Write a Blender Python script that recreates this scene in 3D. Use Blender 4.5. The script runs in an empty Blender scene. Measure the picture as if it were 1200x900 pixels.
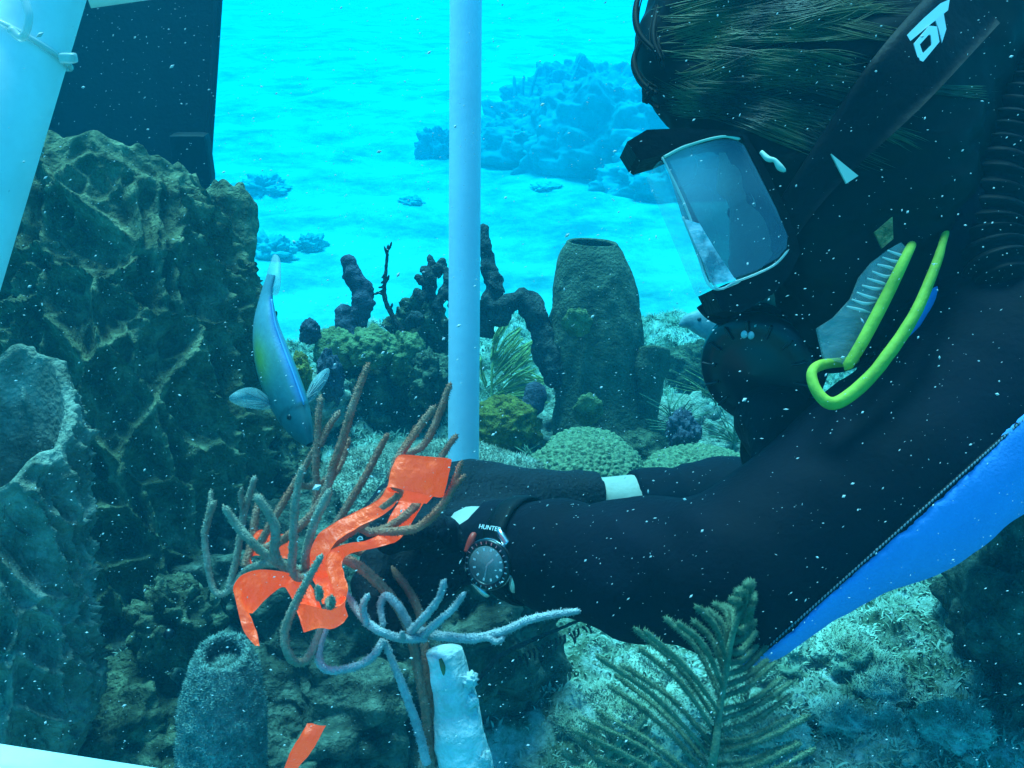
import bpy, math, random
import numpy as np
from mathutils import Vector, Matrix

random.seed(7)
RNG = np.random.default_rng(11)
sc = bpy.context.scene
COL = sc.collection
R = math.radians

# ------------------------------------------------------------------ camera
F_PX = 1100.0                       # focal length in photograph pixels (1200 wide)
PITCH = R(26)
CAM = np.array([0.0, 0.0, 0.90])
cam = bpy.data.cameras.new("camera")
cam.sensor_width = 36.0
cam.lens = F_PX / 1200 * 36
cam.clip_start = 0.02
cam.clip_end = 400
camo = bpy.data.objects.new("camera", cam)
camo.location = CAM
camo.rotation_euler = (math.pi / 2 - PITCH, 0, 0)
COL.objects.link(camo)
sc.camera = camo

# ------------------------------------------------------------------ light
SUN_EL, SUN_AZ = R(68), R(-20)      # azimuth from +Y (behind the reef) towards +X
world = bpy.data.worlds.new("World")
sc.world = world
world.use_nodes = True
wn = world.node_tree
bg = wn.nodes["Background"]
sky = wn.nodes.new("ShaderNodeTexSky")
sky.sky_type = 'NISHITA'
sky.sun_disc = False
sky.sun_elevation = SUN_EL
sky.sun_rotation = SUN_AZ
filt = wn.nodes.new("ShaderNodeMixRGB")          # the metres of sea water above filter the daylight
filt.blend_type = 'MULTIPLY'
filt.inputs[0].default_value = 1
filt.inputs[2].default_value = (0.18, 0.76, 1.0, 1)
wn.links.new(sky.outputs[0], filt.inputs[1])
wn.links.new(filt.outputs[0], bg.inputs[0])
bg.inputs[1].default_value = 0.15
sun = bpy.data.lights.new("sun", 'SUN')
sun.energy = 3.8
sun.angle = R(24)
sun.color = (0.50, 0.90, 1.0)
suno = bpy.data.objects.new("sun", sun)
sdir = Vector((math.sin(SUN_AZ) * math.cos(SUN_EL), math.cos(SUN_AZ) * math.cos(SUN_EL), math.sin(SUN_EL)))
suno.rotation_euler = (-sdir).to_track_quat('-Z', 'Y').to_euler()
COL.objects.link(suno)
vs = sc.view_settings
vs.view_transform = 'Standard'
vs.look = 'None'
vs.gamma = 1
vs.exposure = 1.18
sc.cycles.use_denoising = True
sc.cycles.max_bounces = 6
sc.cycles.diffuse_bounces = 2
sc.cycles.glossy_bounces = 2
sc.cycles.transmission_bounces = 6
sc.cycles.transparent_max_bounces = 8
sc.cycles.volume_bounces = 1
sc.cycles.caustics_reflective = False
sc.cycles.caustics_refractive = False

# ------------------------------------------------------------------ helpers
FW = np.array([0, math.cos(PITCH), -math.sin(PITCH)])
UP = np.array([0, math.sin(PITCH), math.cos(PITCH)])
RT = np.array([1.0, 0, 0])


def P(px, py, d):
    """photo pixel + distance along the optical axis -> world point"""
    return CAM + d * (FW + (px - 600) / F_PX * RT + (450 - py) / F_PX * UP)


def M(px, d):
    """pixels -> metres at distance d"""
    return px * d / F_PX


def _hash(i, j, k, seed):
    h = (i * 374761393 + j * 668265263 + k * 2147483647 + seed * 974711) & 0xffffffff
    h = ((h ^ (h >> 13)) * 1274126177) & 0xffffffff
    h = ((h ^ (h >> 16)) * 2246822519) & 0xffffffff
    return ((h ^ (h >> 15)) & 0xffffff) / float(0xffffff)


def vnoise(p, seed=0):
    """smooth value noise in -1..1 for points (n,3)"""
    p = np.asarray(p, float)
    i = np.floor(p).astype(np.int64)
    f = p - i
    u = f * f * f * (f * (f * 6 - 15) + 10)
    r = 0
    for a in (0, 1):
        wa = u[:, 0] if a else 1 - u[:, 0]
        for b in (0, 1):
            wb = u[:, 1] if b else 1 - u[:, 1]
            for c in (0, 1):
                wc = u[:, 2] if c else 1 - u[:, 2]
                r = r + wa * wb * wc * _hash(i[:, 0] + a, i[:, 1] + b, i[:, 2] + c, seed)
    return r * 2 - 1


def fbm(p, seed=0, octv=4, gain=0.5):
    s, a, t = 0, 1.0, 0
    p = np.asarray(p, float)
    for o in range(octv):
        s = s + a * vnoise(p * (2 ** o) + o * 17.3, seed + o)
        t += a
        a *= gain
    return s / t


def worley(p, seed=0):
    p = np.asarray(p, float)
    i = np.floor(p).astype(np.int64)
    best = np.full(len(p), 9.0)
    sec = np.full(len(p), 9.0)
    for a in (-1, 0, 1):
        for b in (-1, 0, 1):
            for c in (-1, 0, 1):
                ii, jj, kk = i[:, 0] + a, i[:, 1] + b, i[:, 2] + c
                q = np.stack([ii + _hash(ii, jj, kk, seed), jj + _hash(ii, jj, kk, seed + 1), kk + _hash(ii, jj, kk, seed + 2)], 1)
                d = np.linalg.norm(p - q, axis=1)
                sec = np.where(d < best, best, np.minimum(sec, d))
                best = np.minimum(best, d)
    return best, sec


def mesh_np(name, V, F, smooth=True):
    V = np.asarray(V, np.float32)
    me = bpy.data.meshes.new(name)
    if isinstance(F, np.ndarray):
        n, k = F.shape
        me.vertices.add(len(V))
        me.vertices.foreach_set("co", V.ravel())
        me.loops.add(n * k)
        me.loops.foreach_set("vertex_index", F.astype(np.int32).ravel())
        me.polygons.add(n)
        me.polygons.foreach_set("loop_start", np.arange(0, n * k, k, dtype=np.int32))
        me.update(calc_edges=True)
        me.validate()
    else:
        me.from_pydata([tuple(map(float, v)) for v in V], [], [tuple(map(int, f)) for f in F])
    me.polygons.foreach_set("use_smooth", np.full(len(me.polygons), smooth))
    me.update()
    return me


def obj(name, VF, mat, parent=None, smooth=True):
    me = mesh_np(name, VF[0], VF[1], smooth) if not isinstance(VF, bpy.types.Mesh) else VF
    o = bpy.data.objects.new(name, me)
    if mat is not None:
        me.materials.clear()
        me.materials.append(mat)
    COL.objects.link(o)
    if parent is not None:
        o.parent = parent
        o.matrix_parent_inverse = Matrix.Translation(-Vector(parent.location)) if parent.type == 'EMPTY' else Matrix()
    return o


def tag(o, label=None, cat=None, group=None, kind=None):
    if label: o["label"] = label
    if cat: o["category"] = cat
    if group: o["group"] = group
    if kind: o["kind"] = kind
    return o


def thing(name, label, cat, loc=(0, 0, 0), group=None):
    o = bpy.data.objects.new(name, None)
    o.empty_display_size = 0.02
    o.location = Vector([float(c) for c in loc])
    COL.objects.link(o)
    return tag(o, label, cat, group)


def join(parts):
    Vs, Fs, off = [], [], 0
    for V, F in parts:
        Vs.append(np.asarray(V, float))
        Fs.extend([[int(i) + off for i in f] for f in F])
        off += len(V)
    return np.concatenate(Vs), Fs


def joinq(parts):
    Vs, Fs, off = [], [], 0
    for V, F in parts:
        Vs.append(np.asarray(V, float)); Fs.append(np.asarray(F) + off); off += len(V)
    return np.concatenate(Vs), np.concatenate(Fs)


def spline(pts, n):
    """Catmull-Rom through pts (k,m) -> n evenly spread points"""
    p = np.asarray(pts, float)
    if len(p) == 2:
        t = np.linspace(0, 1, n)[:, None]
        return p[0] * (1 - t) + p[1] * t
    q = np.vstack([2 * p[0] - p[1], p, 2 * p[-1] - p[-2]])
    dense = []
    for i in range(len(p) - 1):
        a, b, c, d = q[i:i + 4]
        t = np.linspace(0, 1, 24, endpoint=(i == len(p) - 2))[:, None]
        dense.append(0.5 * ((2 * b) + (c - a) * t + (2 * a - 5 * b + 4 * c - d) * t ** 2 + (3 * b - a - 3 * c + d) * t ** 3))
    dense = np.vstack(dense)
    s = np.concatenate([[0], np.cumsum(np.linalg.norm(np.diff(dense[:, :3], axis=0), axis=1))])
    t = np.linspace(0, s[-1], n)
    return np.stack([np.interp(t, s, dense[:, k]) for k in range(dense.shape[1])], 1)


def frames(c):
    t = np.gradient(c, axis=0)
    t /= np.linalg.norm(t, axis=1)[:, None] + 1e-12
    ref = np.array([0, 0, 1.0]) if abs(t[0][2]) < 0.9 else np.array([1.0, 0, 0])
    n = np.cross(t[0], ref); n /= np.linalg.norm(n)
    N = [n]
    for i in range(1, len(c)):
        n = N[-1] - t[i] * np.dot(N[-1], t[i])
        n /= np.linalg.norm(n) + 1e-12
        N.append(n)
    N = np.array(N)
    return t, N, np.cross(t, N)


def tube(pts, rad, n=24, seg=10, rough=0.0, seed=0, rscale=200., round_tip=True, flat=1.0, nrm=None):
    """a tapered tube; pts (k,3), rad scalar or k radii; quads"""
    pts = np.asarray(pts, float)
    rad = np.full(len(pts), rad, float) if np.isscalar(rad) else np.asarray(rad, float)
    pr = spline(np.hstack([pts, rad[:, None]]), n)
    c, r = pr[:, :3], pr[:, 3].copy()
    t, N, B = frames(c)
    if nrm is not None:
        B = np.cross(t, np.asarray(nrm, float)); B /= np.linalg.norm(B, axis=1)[:, None] + 1e-9
        N = np.cross(B, t)
    if round_tip:      # rounded ends: add closing rings
        L = np.linalg.norm(np.diff(c, axis=0), axis=1)
        s = np.concatenate([[0], np.cumsum(L)])
        e = s[-1] - s
        k = np.clip(e / (r[-1] + 1e-9), 0, 1)
        r *= np.sqrt(np.clip(1 - (1 - k) ** 2, 0.02, 1))
    a = np.linspace(0, 2 * np.pi, seg, endpoint=False)
    V = c[:, None, :] + r[:, None, None] * (np.cos(a)[None, :, None] * N[:, None, :] * flat + np.sin(a)[None, :, None] * B[:, None, :])
    if rough > 0:
        q_ = V.reshape(-1, 3) * rscale
        d = (vnoise(q_, seed) + .5 * vnoise(q_ * 2.3 + 4.1, seed + 1)).reshape(V.shape[:2])
        ctr = c[:, None, :]
        V = ctr + (V - ctr) * (1 + rough * d)[:, :, None]
    i = np.arange(n - 1)[:, None]; j = np.arange(seg)[None, :]
    F = np.stack([i * seg + j, i * seg + (j + 1) % seg, (i + 1) * seg + (j + 1) % seg, (i + 1) * seg + j], -1).reshape(-1, 4)
    V = V.reshape(-1, 3)
    # caps: collapse to centre with degenerate-free fan made of quads (seg even)
    caps = []
    m = len(V)
    V = np.vstack([V, c[0] - t[0] * 1e-4, c[-1] + t[-1] * (r[-1] * 0.3)])
    for base, ctr, rev in ((0, m, True), ((n - 1) * seg, m + 1, False)):
        for q in range(0, seg - 1, 2):
            f = [base + q, base + q + 1, base + (q + 2) % seg, ctr]
            caps.append(f[::-1] if rev else f)
    return V, np.vstack([F, np.array(caps)])


def grid_faces(nu, nv, wrap_u=False):
    iu = np.arange(nu if wrap_u else nu - 1)[:, None]
    jv = np.arange(nv - 1)[None, :]
    i2 = (iu + 1) % nu
    return np.stack([iu * nv + jv, i2 * nv + jv, i2 * nv + jv + 1, iu * nv + jv + 1], -1).reshape(-1, 4)


def box(c, s, rot=None, bev=0.0):
    c = np.asarray(c, float); s = np.asarray(s, float) / 2
    if bev <= 0:
        V = np.array([[x, y, z] for x in (-1, 1) for y in (-1, 1) for z in (-1, 1)], float) * s
        F = np.array([[0, 1, 3, 2], [4, 6, 7, 5], [0, 4, 5, 1], [2, 3, 7, 6], [0, 2, 6, 4], [1, 5, 7, 3]])
    else:
        n = 7
        t = np.linspace(-1, 1, n)
        V, F, off = [], [], 0
        for ax in range(3):
            for sg in (-1, 1):
                u, v = np.meshgrid(t, t, indexing='ij')
                p = np.zeros((n * n, 3)); p[:, ax] = sg; p[:, (ax + 1) % 3] = u.ravel(); p[:, (ax + 2) % 3] = v.ravel()
                p = p * s
                q = np.clip(p, -(s - bev), s - bev)
                d = p - q
                L = np.linalg.norm(d, axis=1)[:, None]
                p = np.where(L > 1e-9, q + d / np.maximum(L, 1e-9) * bev, p)
                V.append(p)
                f = grid_faces(n, n) + off
                F.append(f if sg > 0 else f[:, ::-1]); off += n * n
        V = np.vstack(V); F = np.vstack(F)
    if rot is not None:
        V = V @ np.asarray(rot).T
    return V + c, F


def lump(c, rad, seed=0, amp=0.15, freq=3.0, nu=64, nv=40, fine=0.0, ffreq=40., rot=0.0, worl=0.0, wfreq=30., low=-0.6):
    """displaced ellipsoid: a coral head / rock; cut low (it sits in the ground)"""
    u = np.linspace(0, 2 * np.pi, nu, endpoint=False)
    v = np.linspace(math.asin(low) if low > -1 else -math.pi / 2 + .01, math.pi / 2 - 0.02, nv)
    U, Vv = np.meshgrid(u, v, indexing='ij')
    n = np.stack([np.cos(U) * np.cos(Vv), np.sin(U) * np.cos(Vv), np.sin(Vv)], -1).reshape(-1, 3)
    rad = np.asarray(rad, float)
    k = 1 + amp * fbm(n * freq + seed * 7.1, seed, 4)
    p = n * rad * k[:, None]
    if fine > 0:
        p = p + n * (fine * fbm(p * ffreq, seed + 5, 3))[:, None]
    if worl > 0:
        a, b = worley(p * wfreq, seed + 9)
        p = p + n * (worl * np.clip((b - a) * 2.2, 0, 1))[:, None]
    cr, sr = math.cos(rot), math.sin(rot)
    p = p @ np.array([[cr, sr, 0], [-sr, cr, 0], [0, 0, 1]])
    F = grid_faces(nu, nv, True)
    V = np.vstack([p + np.asarray(c), [np.asarray(c) + [0, 0, p[nv - 1::nv, 2].mean()]]])
    top = [[i * nv + nv - 1, ((i + 1) % nu) * nv + nv - 1, ((i + 2) % nu) * nv + nv - 1, len(V) - 1] for i in range(0, nu, 2)]
    return V, np.vstack([F, np.array(top)])


# ---- implicit surfaces (bodies): smooth unions of tapered capsules, meshed with surface nets
def sd_caps(p, a, b, ra, rb):
    a = np.asarray(a, np.float32); b = np.asarray(b, np.float32)
    ba = b - a
    h = np.clip(((p - a) @ ba) / (ba @ ba + 1e-12), 0, 1)
    return np.linalg.norm(p - a - h[:, None] * ba, axis=1) - (ra + (rb - ra) * h)


def sd_ell(p, c, r, rot=None):
    q = p - np.asarray(c, np.float32)
    if rot is not None:
        q = q @ np.asarray(rot, np.float32)      # columns = local axes
    r = np.asarray(r, np.float32)
    k0 = np.linalg.norm(q / r, axis=1)
    k1 = np.linalg.norm(q / (r * r), axis=1)
    return k0 * (k0 - 1) / (k1 + 1e-9)


def smin(a, b, k):
    h = np.clip(0.5 + 0.5 * (b - a) / k, 0, 1)
    return b * (1 - h) + a * h - k * h * (1 - h)


def sd_plane(p, pt, n):
    n = np.asarray(n, float); n = n / np.linalg.norm(n)
    return (p - np.asarray(pt, np.float32)) @ n.astype(np.float32)


def nets(fn, lo, hi, h):
    lo = np.asarray(lo, float); hi = np.asarray(hi, float)
    n = np.ceil((hi - lo) / h).astype(int) + 1
    ax = [lo[k] + np.arange(n[k]) * h for k in range(3)]
    val = np.empty(n, np.float32)
    for i in range(n[0]):
        Y, Z = np.meshgrid(ax[1], ax[2], indexing='ij')
        p = np.stack([np.full(Y.size, ax[0][i]), Y.ravel(), Z.ravel()], 1).astype(np.float32)
        val[i] = fn(p).reshape(n[1], n[2])
    s = val < 0
    c = [s[a:n[0] - 1 + a, b:n[1] - 1 + b, d:n[2] - 1 + d] for a in (0, 1) for b in (0, 1) for d in (0, 1)]
    cnt = sum(x.astype(np.int8) for x in c)
    mixed = (cnt > 0) & (cnt < 8)
    idx = np.full(mixed.shape, -1, np.int64)
    I = np.argwhere(mixed)
    idx[mixed] = np.arange(len(I))
    acc = np.zeros((len(I), 3)); num = np.zeros(len(I))
    corner = np.array([[a, b, d] for a in (0, 1) for b in (0, 1) for d in (0, 1)])
    cv = [val[I[:, 0] + a, I[:, 1] + b, I[:, 2] + d] for a, b, d in corner]
    for e0 in range(8):
        for e1 in range(e0 + 1, 8):
            if np.abs(corner[e0] - corner[e1]).sum() != 1: continue
            x = (cv[e0] < 0) != (cv[e1] < 0)
            t = np.where(x, cv[e0] / (cv[e0] - cv[e1] + 1e-12), 0)
            pt = corner[e0] + t[:, None] * (corner[e1] - corner[e0])
            acc[x] += pt[x]; num[x] += 1
    V = lo + (I + acc / num[:, None]) * h
    F = []
    for k in range(3):
        a, b = (k + 1) % 3, (k + 2) % 3
        sl0 = [slice(None)] * 3; sl1 = [slice(None)] * 3
        sl0[k] = slice(0, n[k] - 1); sl1[k] = slice(1, n[k])
        s0, s1 = s[tuple(sl0)], s[tuple(sl1)]
        E = np.argwhere(s0 != s1)
        ok = (E[:, a] > 0) & (E[:, b] > 0) & (E[:, a] < n[a] - 1) & (E[:, b] < n[b] - 1)
        E = E[ok]
        flip = s0[tuple(E.T)]
        def at(da, db):
            q = E.copy(); q[:, a] += da; q[:, b] += db
            return idx[tuple(q.T)]
        q = np.stack([at(-1, -1), at(0, -1), at(0, 0), at(-1, 0)], 1)
        q[~flip] = q[~flip][:, ::-1]
        F.append(q)
    F = np.vstack(F)
    return V, F[(F >= 0).all(1)]


# ------------------------------------------------------------------ materials
def mat(name, c1, c2=None, scale=30., rough=0.8, bump=0.0, bscale=120., spec=0.3, c3=None, detail=6, emit=None, metal=0.0, ramp=(0.35, 0.65), tex='noise', alpha=1.0, trans=0.0, sub=0.0, sheen=0.0):
    m = bpy.data.materials.new(name)
    m.use_nodes = True
    nt = m.node_tree
    b = nt.nodes["Principled BSDF"]
    b.inputs["Roughness"].default_value = rough
    b.inputs["Specular IOR Level"].default_value = spec
    b.inputs["Metallic"].default_value = metal
    b.inputs["Alpha"].default_value = alpha
    b.inputs["Transmission Weight"].default_value = trans
    b.inputs["Sheen Weight"].default_value = sheen
    b.inputs["Subsurface Weight"].default_value = sub
    if sub: b.inputs["Subsurface Radius"].default_value = (0.01, 0.01, 0.01)
    tc = nt.nodes.new("ShaderNodeTexCoord")
    if c2 is None:
        b.inputs["Base Color"].default_value = (*c1, 1)
    else:
        if tex == 'voronoi':
            t = nt.nodes.new("ShaderNodeTexVoronoi"); t.feature = 'DISTANCE_TO_EDGE'; out = t.outputs["Distance"]
        else:
            t = nt.nodes.new("ShaderNodeTexNoise"); t.inputs["Detail"].default_value = detail; out = t.outputs["Fac"]
            t.inputs["Roughness"].default_value = 0.62
        t.inputs["Scale"].default_value = scale
        nt.links.new(tc.outputs["Object"], t.inputs["Vector"])
        r = nt.nodes.new("ShaderNodeValToRGB")
        r.color_ramp.elements[0].position = ramp[0]; r.color_ramp.elements[0].color = (*c1, 1)
        r.color_ramp.elements[1].position = ramp[1]; r.color_ramp.elements[1].color = (*c2, 1)
        if c3:
            e = r.color_ramp.elements.new((ramp[0] + ramp[1]) / 2); e.color = (*c3, 1)
        nt.links.new(out, r.inputs[0])
        nt.links.new(r.outputs[0], b.inputs["Base Color"])
    if bump > 0:
        t2 = nt.nodes.new("ShaderNodeTexNoise"); t2.inputs["Scale"].default_value = bscale; t2.inputs["Detail"].default_value = 5
        nt.links.new(tc.outputs["Object"], t2.inputs["Vector"])
        bp = nt.nodes.new("ShaderNodeBump"); bp.inputs["Strength"].default_value = bump; bp.inputs["Distance"].default_value = 0.01
        nt.links.new(t2.outputs["Fac"], bp.inputs["Height"])
        nt.links.new(bp.outputs[0], b.inputs["Normal"])
    if emit:
        b.inputs["Emission Color"].default_value = (*emit[0], 1)
        b.inputs["Emission Strength"].default_value = emit[1]
    return m


MT = {}
MT['suit'] = mat('black neoprene', (.0010, .0015, .0050), (.0028, .0042, .0115), 9, .8, .14, 220, .10)
MT['glove'] = mat('black glove neoprene', (.0014, .0020, .0050), (.0042, .0056, .0115), 30, .75, .4, 260, .2)
MT['blue'] = mat('blue neoprene', (.085, .27, .68), (.10, .31, .76), 20, .8, .2, 400, .15)
MT['skin'] = mat('skin', (.36, .31, .27), (.42, .36, .31), 40, .55, .1, 200, .3)
MT['hair'] = mat('dark brown hair', (.001, .001, .001), (.004, .0036, .002), 60, .6, 0, 1, .12)
MT['rubber'] = mat('black rubber', (.0015, .0018, .0030), (.0035, .004, .006), 25, .6, .15, 150, .10)
MT['gloss'] = mat('black plastic', (.003, .0036, .006), None, rough=.32, spec=.4)
MT['pvc'] = mat('white pvc', (.69, .70, .78), (.76, .77, .85), 12, .5, .04, 90, .3)
MT['pvc_old'] = mat('sediment coated white pvc', (.42, .44, .42), (.82, .84, .85), 26, .85, .6, 130, .15, c3=(.62, .65, .65), ramp=(.3, .62))
MT['pvc_white'] = mat('bright white pvc', (.64, .68, .66), (.84, .85, .85), 16, .5, .05, 60, .3)
MT['tape'] = mat('orange tape with painted glow', (.70, .065, .012), (.98, .10, .014), 60, .4, .6, 110, .45, emit=((1.0, .085, .010), .32))  # emission stands in for flash light on the orange tape
MT['rod'] = mat('sea rod coral', (.46, .15, .09), (.50, .27, .19), 45, .9, .6, 700, .1, c3=(.48, .20, .13))
MT['rod_pale'] = mat('pale sea rod coral', (.30, .24, .17), (.44, .38, .29), 45, .9, .6, 700, .1)
MT['rod_light'] = mat('light grey sea rod coral', (.40, .37, .38), (.58, .55, .56), 45, .9, .6, 700, .1)
MT['barrel'] = mat('barrel sponge', (.055, .060, .034), (.30, .27, .15), 30, .95, .9, 160, .08, c3=(.13, .13, .07), ramp=(.32, .68))
MT['barrel_rim'] = mat('pale cup sponge', (.09, .095, .065), (.36, .35, .27), 30, .95, .8, 180, .08, c3=(.19, .19, .14), ramp=(.3, .68))
MT['vase'] = mat('vase sponge', (.05, .056, .036), (.16, .16, .105), 22, .95, .8, 180, .08, c3=(.09, .10, .062), ramp=(.3, .7))
MT['tubes'] = mat('grey green tube sponge', (.16, .26, .23), (.34, .46, .41), 60, .95, .9, 300, .08)
MT['purple'] = mat('dark purple sponge', (.04, .036, .055), (.13, .115, .15), 44, .95, .8, 200, .08)
MT['rope'] = mat('dark rope sponge', (.026, .028, .03), (.10, .10, .09), 50, .95, .9, 220, .08)
MT['olive'] = mat('olive coral', (.08, .09, .035), (.30, .30, .13), 50, .95, .8, 240, .08)
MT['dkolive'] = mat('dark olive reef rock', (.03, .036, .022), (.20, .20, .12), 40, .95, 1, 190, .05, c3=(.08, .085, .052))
MT['mustard'] = mat('mustard coral', (.10, .07, .015), (.34, .24, .05), 60, .95, .8, 260, .08, c3=(.2, .145, .03))
MT['star'] = mat('green coral knob', (.10, .14, .05), (.24, .28, .11), 90, .9, .6, 300, .08)
MT['brain'] = mat('brain coral', (.30, .31, .17), (.10, .115, .07), 160, .95, .5, 500, .08)
MT['crust'] = mat('pale encrusting coral', (.22, .21, .15), (.52, .50, .40), 55, .95, .9, 260, .08)
MT['plume'] = mat('sea plume', (.09, .15, .09), (.20, .27, .17), 80, .95, .5, 500, .05)
MT['plume_y'] = mat('yellow sea plume', (.30, .32, .10), (.48, .48, .18), 60, .95, .5, 400, .05)
MT['twig'] = mat('dead twig', (.02, .02, .02), (.06, .055, .05), 70, .95, .6, 300, .05)
MT['turf'] = mat('algal turf', (.16, .20, .12), (.56, .60, .50), 14, .95, .3, 200, .05, c3=(.35, .39, .30))
MT['algae'] = mat('far algae clump', (.19, .26, .28), (.34, .40, .40), 4, .95, .5, 30, .05)  # base colour paled to add to the distance haze
MT['yellow'] = mat('neon yellow hose', (.24, .31, .03), (.40, .48, .05), 34, .65, .15, 120, .2)
MT['clear'] = mat('clear plastic', (.55, .66, .62), None, rough=.2, spec=.6, alpha=.5)
MT['glass'] = mat('mask glass', (.75, .85, .90), None, rough=.05, spec=.6, alpha=.16)
MT['metal'] = mat('brushed steel', (.55, .57, .60), None, rough=.25, metal=1.0)
MT['dial'] = mat('watch dial', (.015, .03, .03), (.06, .10, .09), 200, .3, 0, 1, .5)
MT['white'] = mat('white print', (.80, .82, .82), None, rough=.6)
MT['red'] = mat('red enamel', (.6, .05, .03), None, rough=.4)
MT['buckle_and_sliver'] = mat('pale buckle and light sliver', (.42, .52, .44), None, rough=.5)  # for the buckle and a painted sliver of light
MT['speck'] = mat('marine snow', (.42, .46, .46), None, rough=.9)
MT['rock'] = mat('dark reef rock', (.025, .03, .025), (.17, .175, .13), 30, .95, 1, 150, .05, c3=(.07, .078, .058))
MT['farrock'] = mat('far reef rock', (.10, .18, .21), (.22, .30, .33), 5, .95, .8, 12, .05)  # lighter, bluer base paints in some of the water haze


def ramp_mat(name, fn):
    m = bpy.data.materials.new(name); m.use_nodes = True
    fn(m.node_tree, m.node_tree.nodes["Principled BSDF"])
    return m


def seabed_nodes(nt, b):
    b.inputs["Roughness"].default_value = .95
    b.inputs["Specular IOR Level"].default_value = .05
    tc = nt.nodes.new("ShaderNodeTexCoord")
    def noise(s, d=7, r=.65):
        t = nt.nodes.new("ShaderNodeTexNoise"); t.inputs["Scale"].default_value = s; t.inputs["Detail"].default_value = d
        t.inputs["Roughness"].default_value = r
        nt.links.new(tc.outputs["Object"], t.inputs["Vector"]); return t.outputs["Fac"]
    def rmp(src, stops):
        r = nt.nodes.new("ShaderNodeValToRGB")
        r.color_ramp.elements[0].position, r.color_ramp.elements[0].color = stops[0][0], (*stops[0][1], 1)
        r.color_ramp.elements[1].position, r.color_ramp.elements[1].color = stops[-1][0], (*stops[-1][1], 1)
        for p, c in stops[1:-1]:
            e = r.color_ramp.elements.new(p); e.color = (*c, 1)
        nt.links.new(src, r.inputs[0]); return r.outputs[0]
    reef = rmp(noise(15, 10, .78), [(.36, (.035, .05, .03)), (.45, (.14, .175, .11)), (.53, (.36, .40, .32)), (.64, (.70, .72, .68))])
    sand = rmp(noise(1.3, 10, .72), [(.36, (.17, .20, .20)), (.45, (.31, .33, .32)), (.54, (.44, .45, .43)), (.66, (.54, .54, .51))])
    at = nt.nodes.new("ShaderNodeAttribute"); at.attribute_name = "sandy"
    mx = nt.nodes.new("ShaderNodeMixRGB")
    nt.links.new(at.outputs["Fac"], mx.inputs[0]); nt.links.new(reef, mx.inputs[1]); nt.links.new(sand, mx.inputs[2])
    nt.links.new(mx.outputs[0], b.inputs["Base Color"])
    bp = nt.nodes.new("ShaderNodeBump"); bp.inputs["Strength"].default_value = .9; bp.inputs["Distance"].default_value = .02
    nt.links.new(noise(38, 8, .7), bp.inputs["Height"]); nt.links.new(bp.outputs[0], b.inputs["Normal"])


MT['seabed'] = ramp_mat('seabed', seabed_nodes)


# ------------------------------------------------------------------ seabed
def sstep(a, b, x):
    t = np.clip((x - a) / (b - a), 0, 1)
    return t * t * (3 - 2 * t)


SAND_Z = -1.25


def reef_w(x, y):
    """1 on the near reef platform, 0 on the sand"""
    edge = 2.02 + 0.10 * np.sin(3.1 * x + .6) + 0.12 * np.sin(1.3 * x)
    return 1 - sstep(edge, edge + 1.25, y)


def ground(x, y, fine=True):
    x = np.asarray(x, float); y = np.asarray(y, float)
    w = reef_w(x, y)
    p = np.stack([x, y, np.zeros_like(x)], -1).reshape(-1, 3)
    hump = 0.13 * np.exp(-((x + .45) / .40) ** 2 - ((y - .95) / .45) ** 2)        # mound under the barrel sponge
    hump = hump + 0.06 * np.exp(-((x + .25) / .28) ** 2 - ((y - 1.75) / .3) ** 2)
    hump = hump + 0.05 * np.exp(-((x - .75) / .35) ** 2 - ((y - 1.1) / .35) ** 2)
    z = w * (0.02 + hump) + (1 - w) * SAND_Z
    n1 = fbm(p * 2.6, 3, 4).reshape(x.shape)
    z = z + (0.05 * n1) * (0.3 + 0.7 * w)
    if fine:
        n2 = fbm(p * 14, 8, 4, .6).reshape(x.shape)
        z = z + w * (0.040 * n2 + 0.016 * fbm(p * 42, 12, 2).reshape(x.shape))
        z = z + (1 - w) * (0.16 * fbm(p * .55, 21, 3).reshape(x.shape) + .030 * fbm(p * 2.6, 22, 3).reshape(x.shape))
    return z


def gz(x, y):
    return float(ground(np.array([x]), np.array([y]))[0])


def axis_pts(lo, hi, c, near, n):
    k = 5.2
    t = np.linspace(-1, 1, n)
    s = np.sinh(k * t) / math.sinh(k)
    return np.where(s < 0, c + s * (c - lo), c + s * (hi - c))


gx = axis_pts(-45, 45, .15, .8, 560)
gy = axis_pts(-6, 60, 1.25, .8, 560)
GX, GY = np.meshgrid(gx, gy, indexing='ij')
GZ = ground(GX.ravel(), GY.ravel())
seabed = obj('seabed', (np.stack([GX.ravel(), GY.ravel(), GZ], 1), grid_faces(560, 560)), MT['seabed'])
tag(seabed, kind='structure')
att = seabed.data.attributes.new("sandy", 'FLOAT', 'POINT')
att.data.foreach_set("value", (1 - reef_w(GX.ravel(), GY.ravel())).astype(np.float32))

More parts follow.
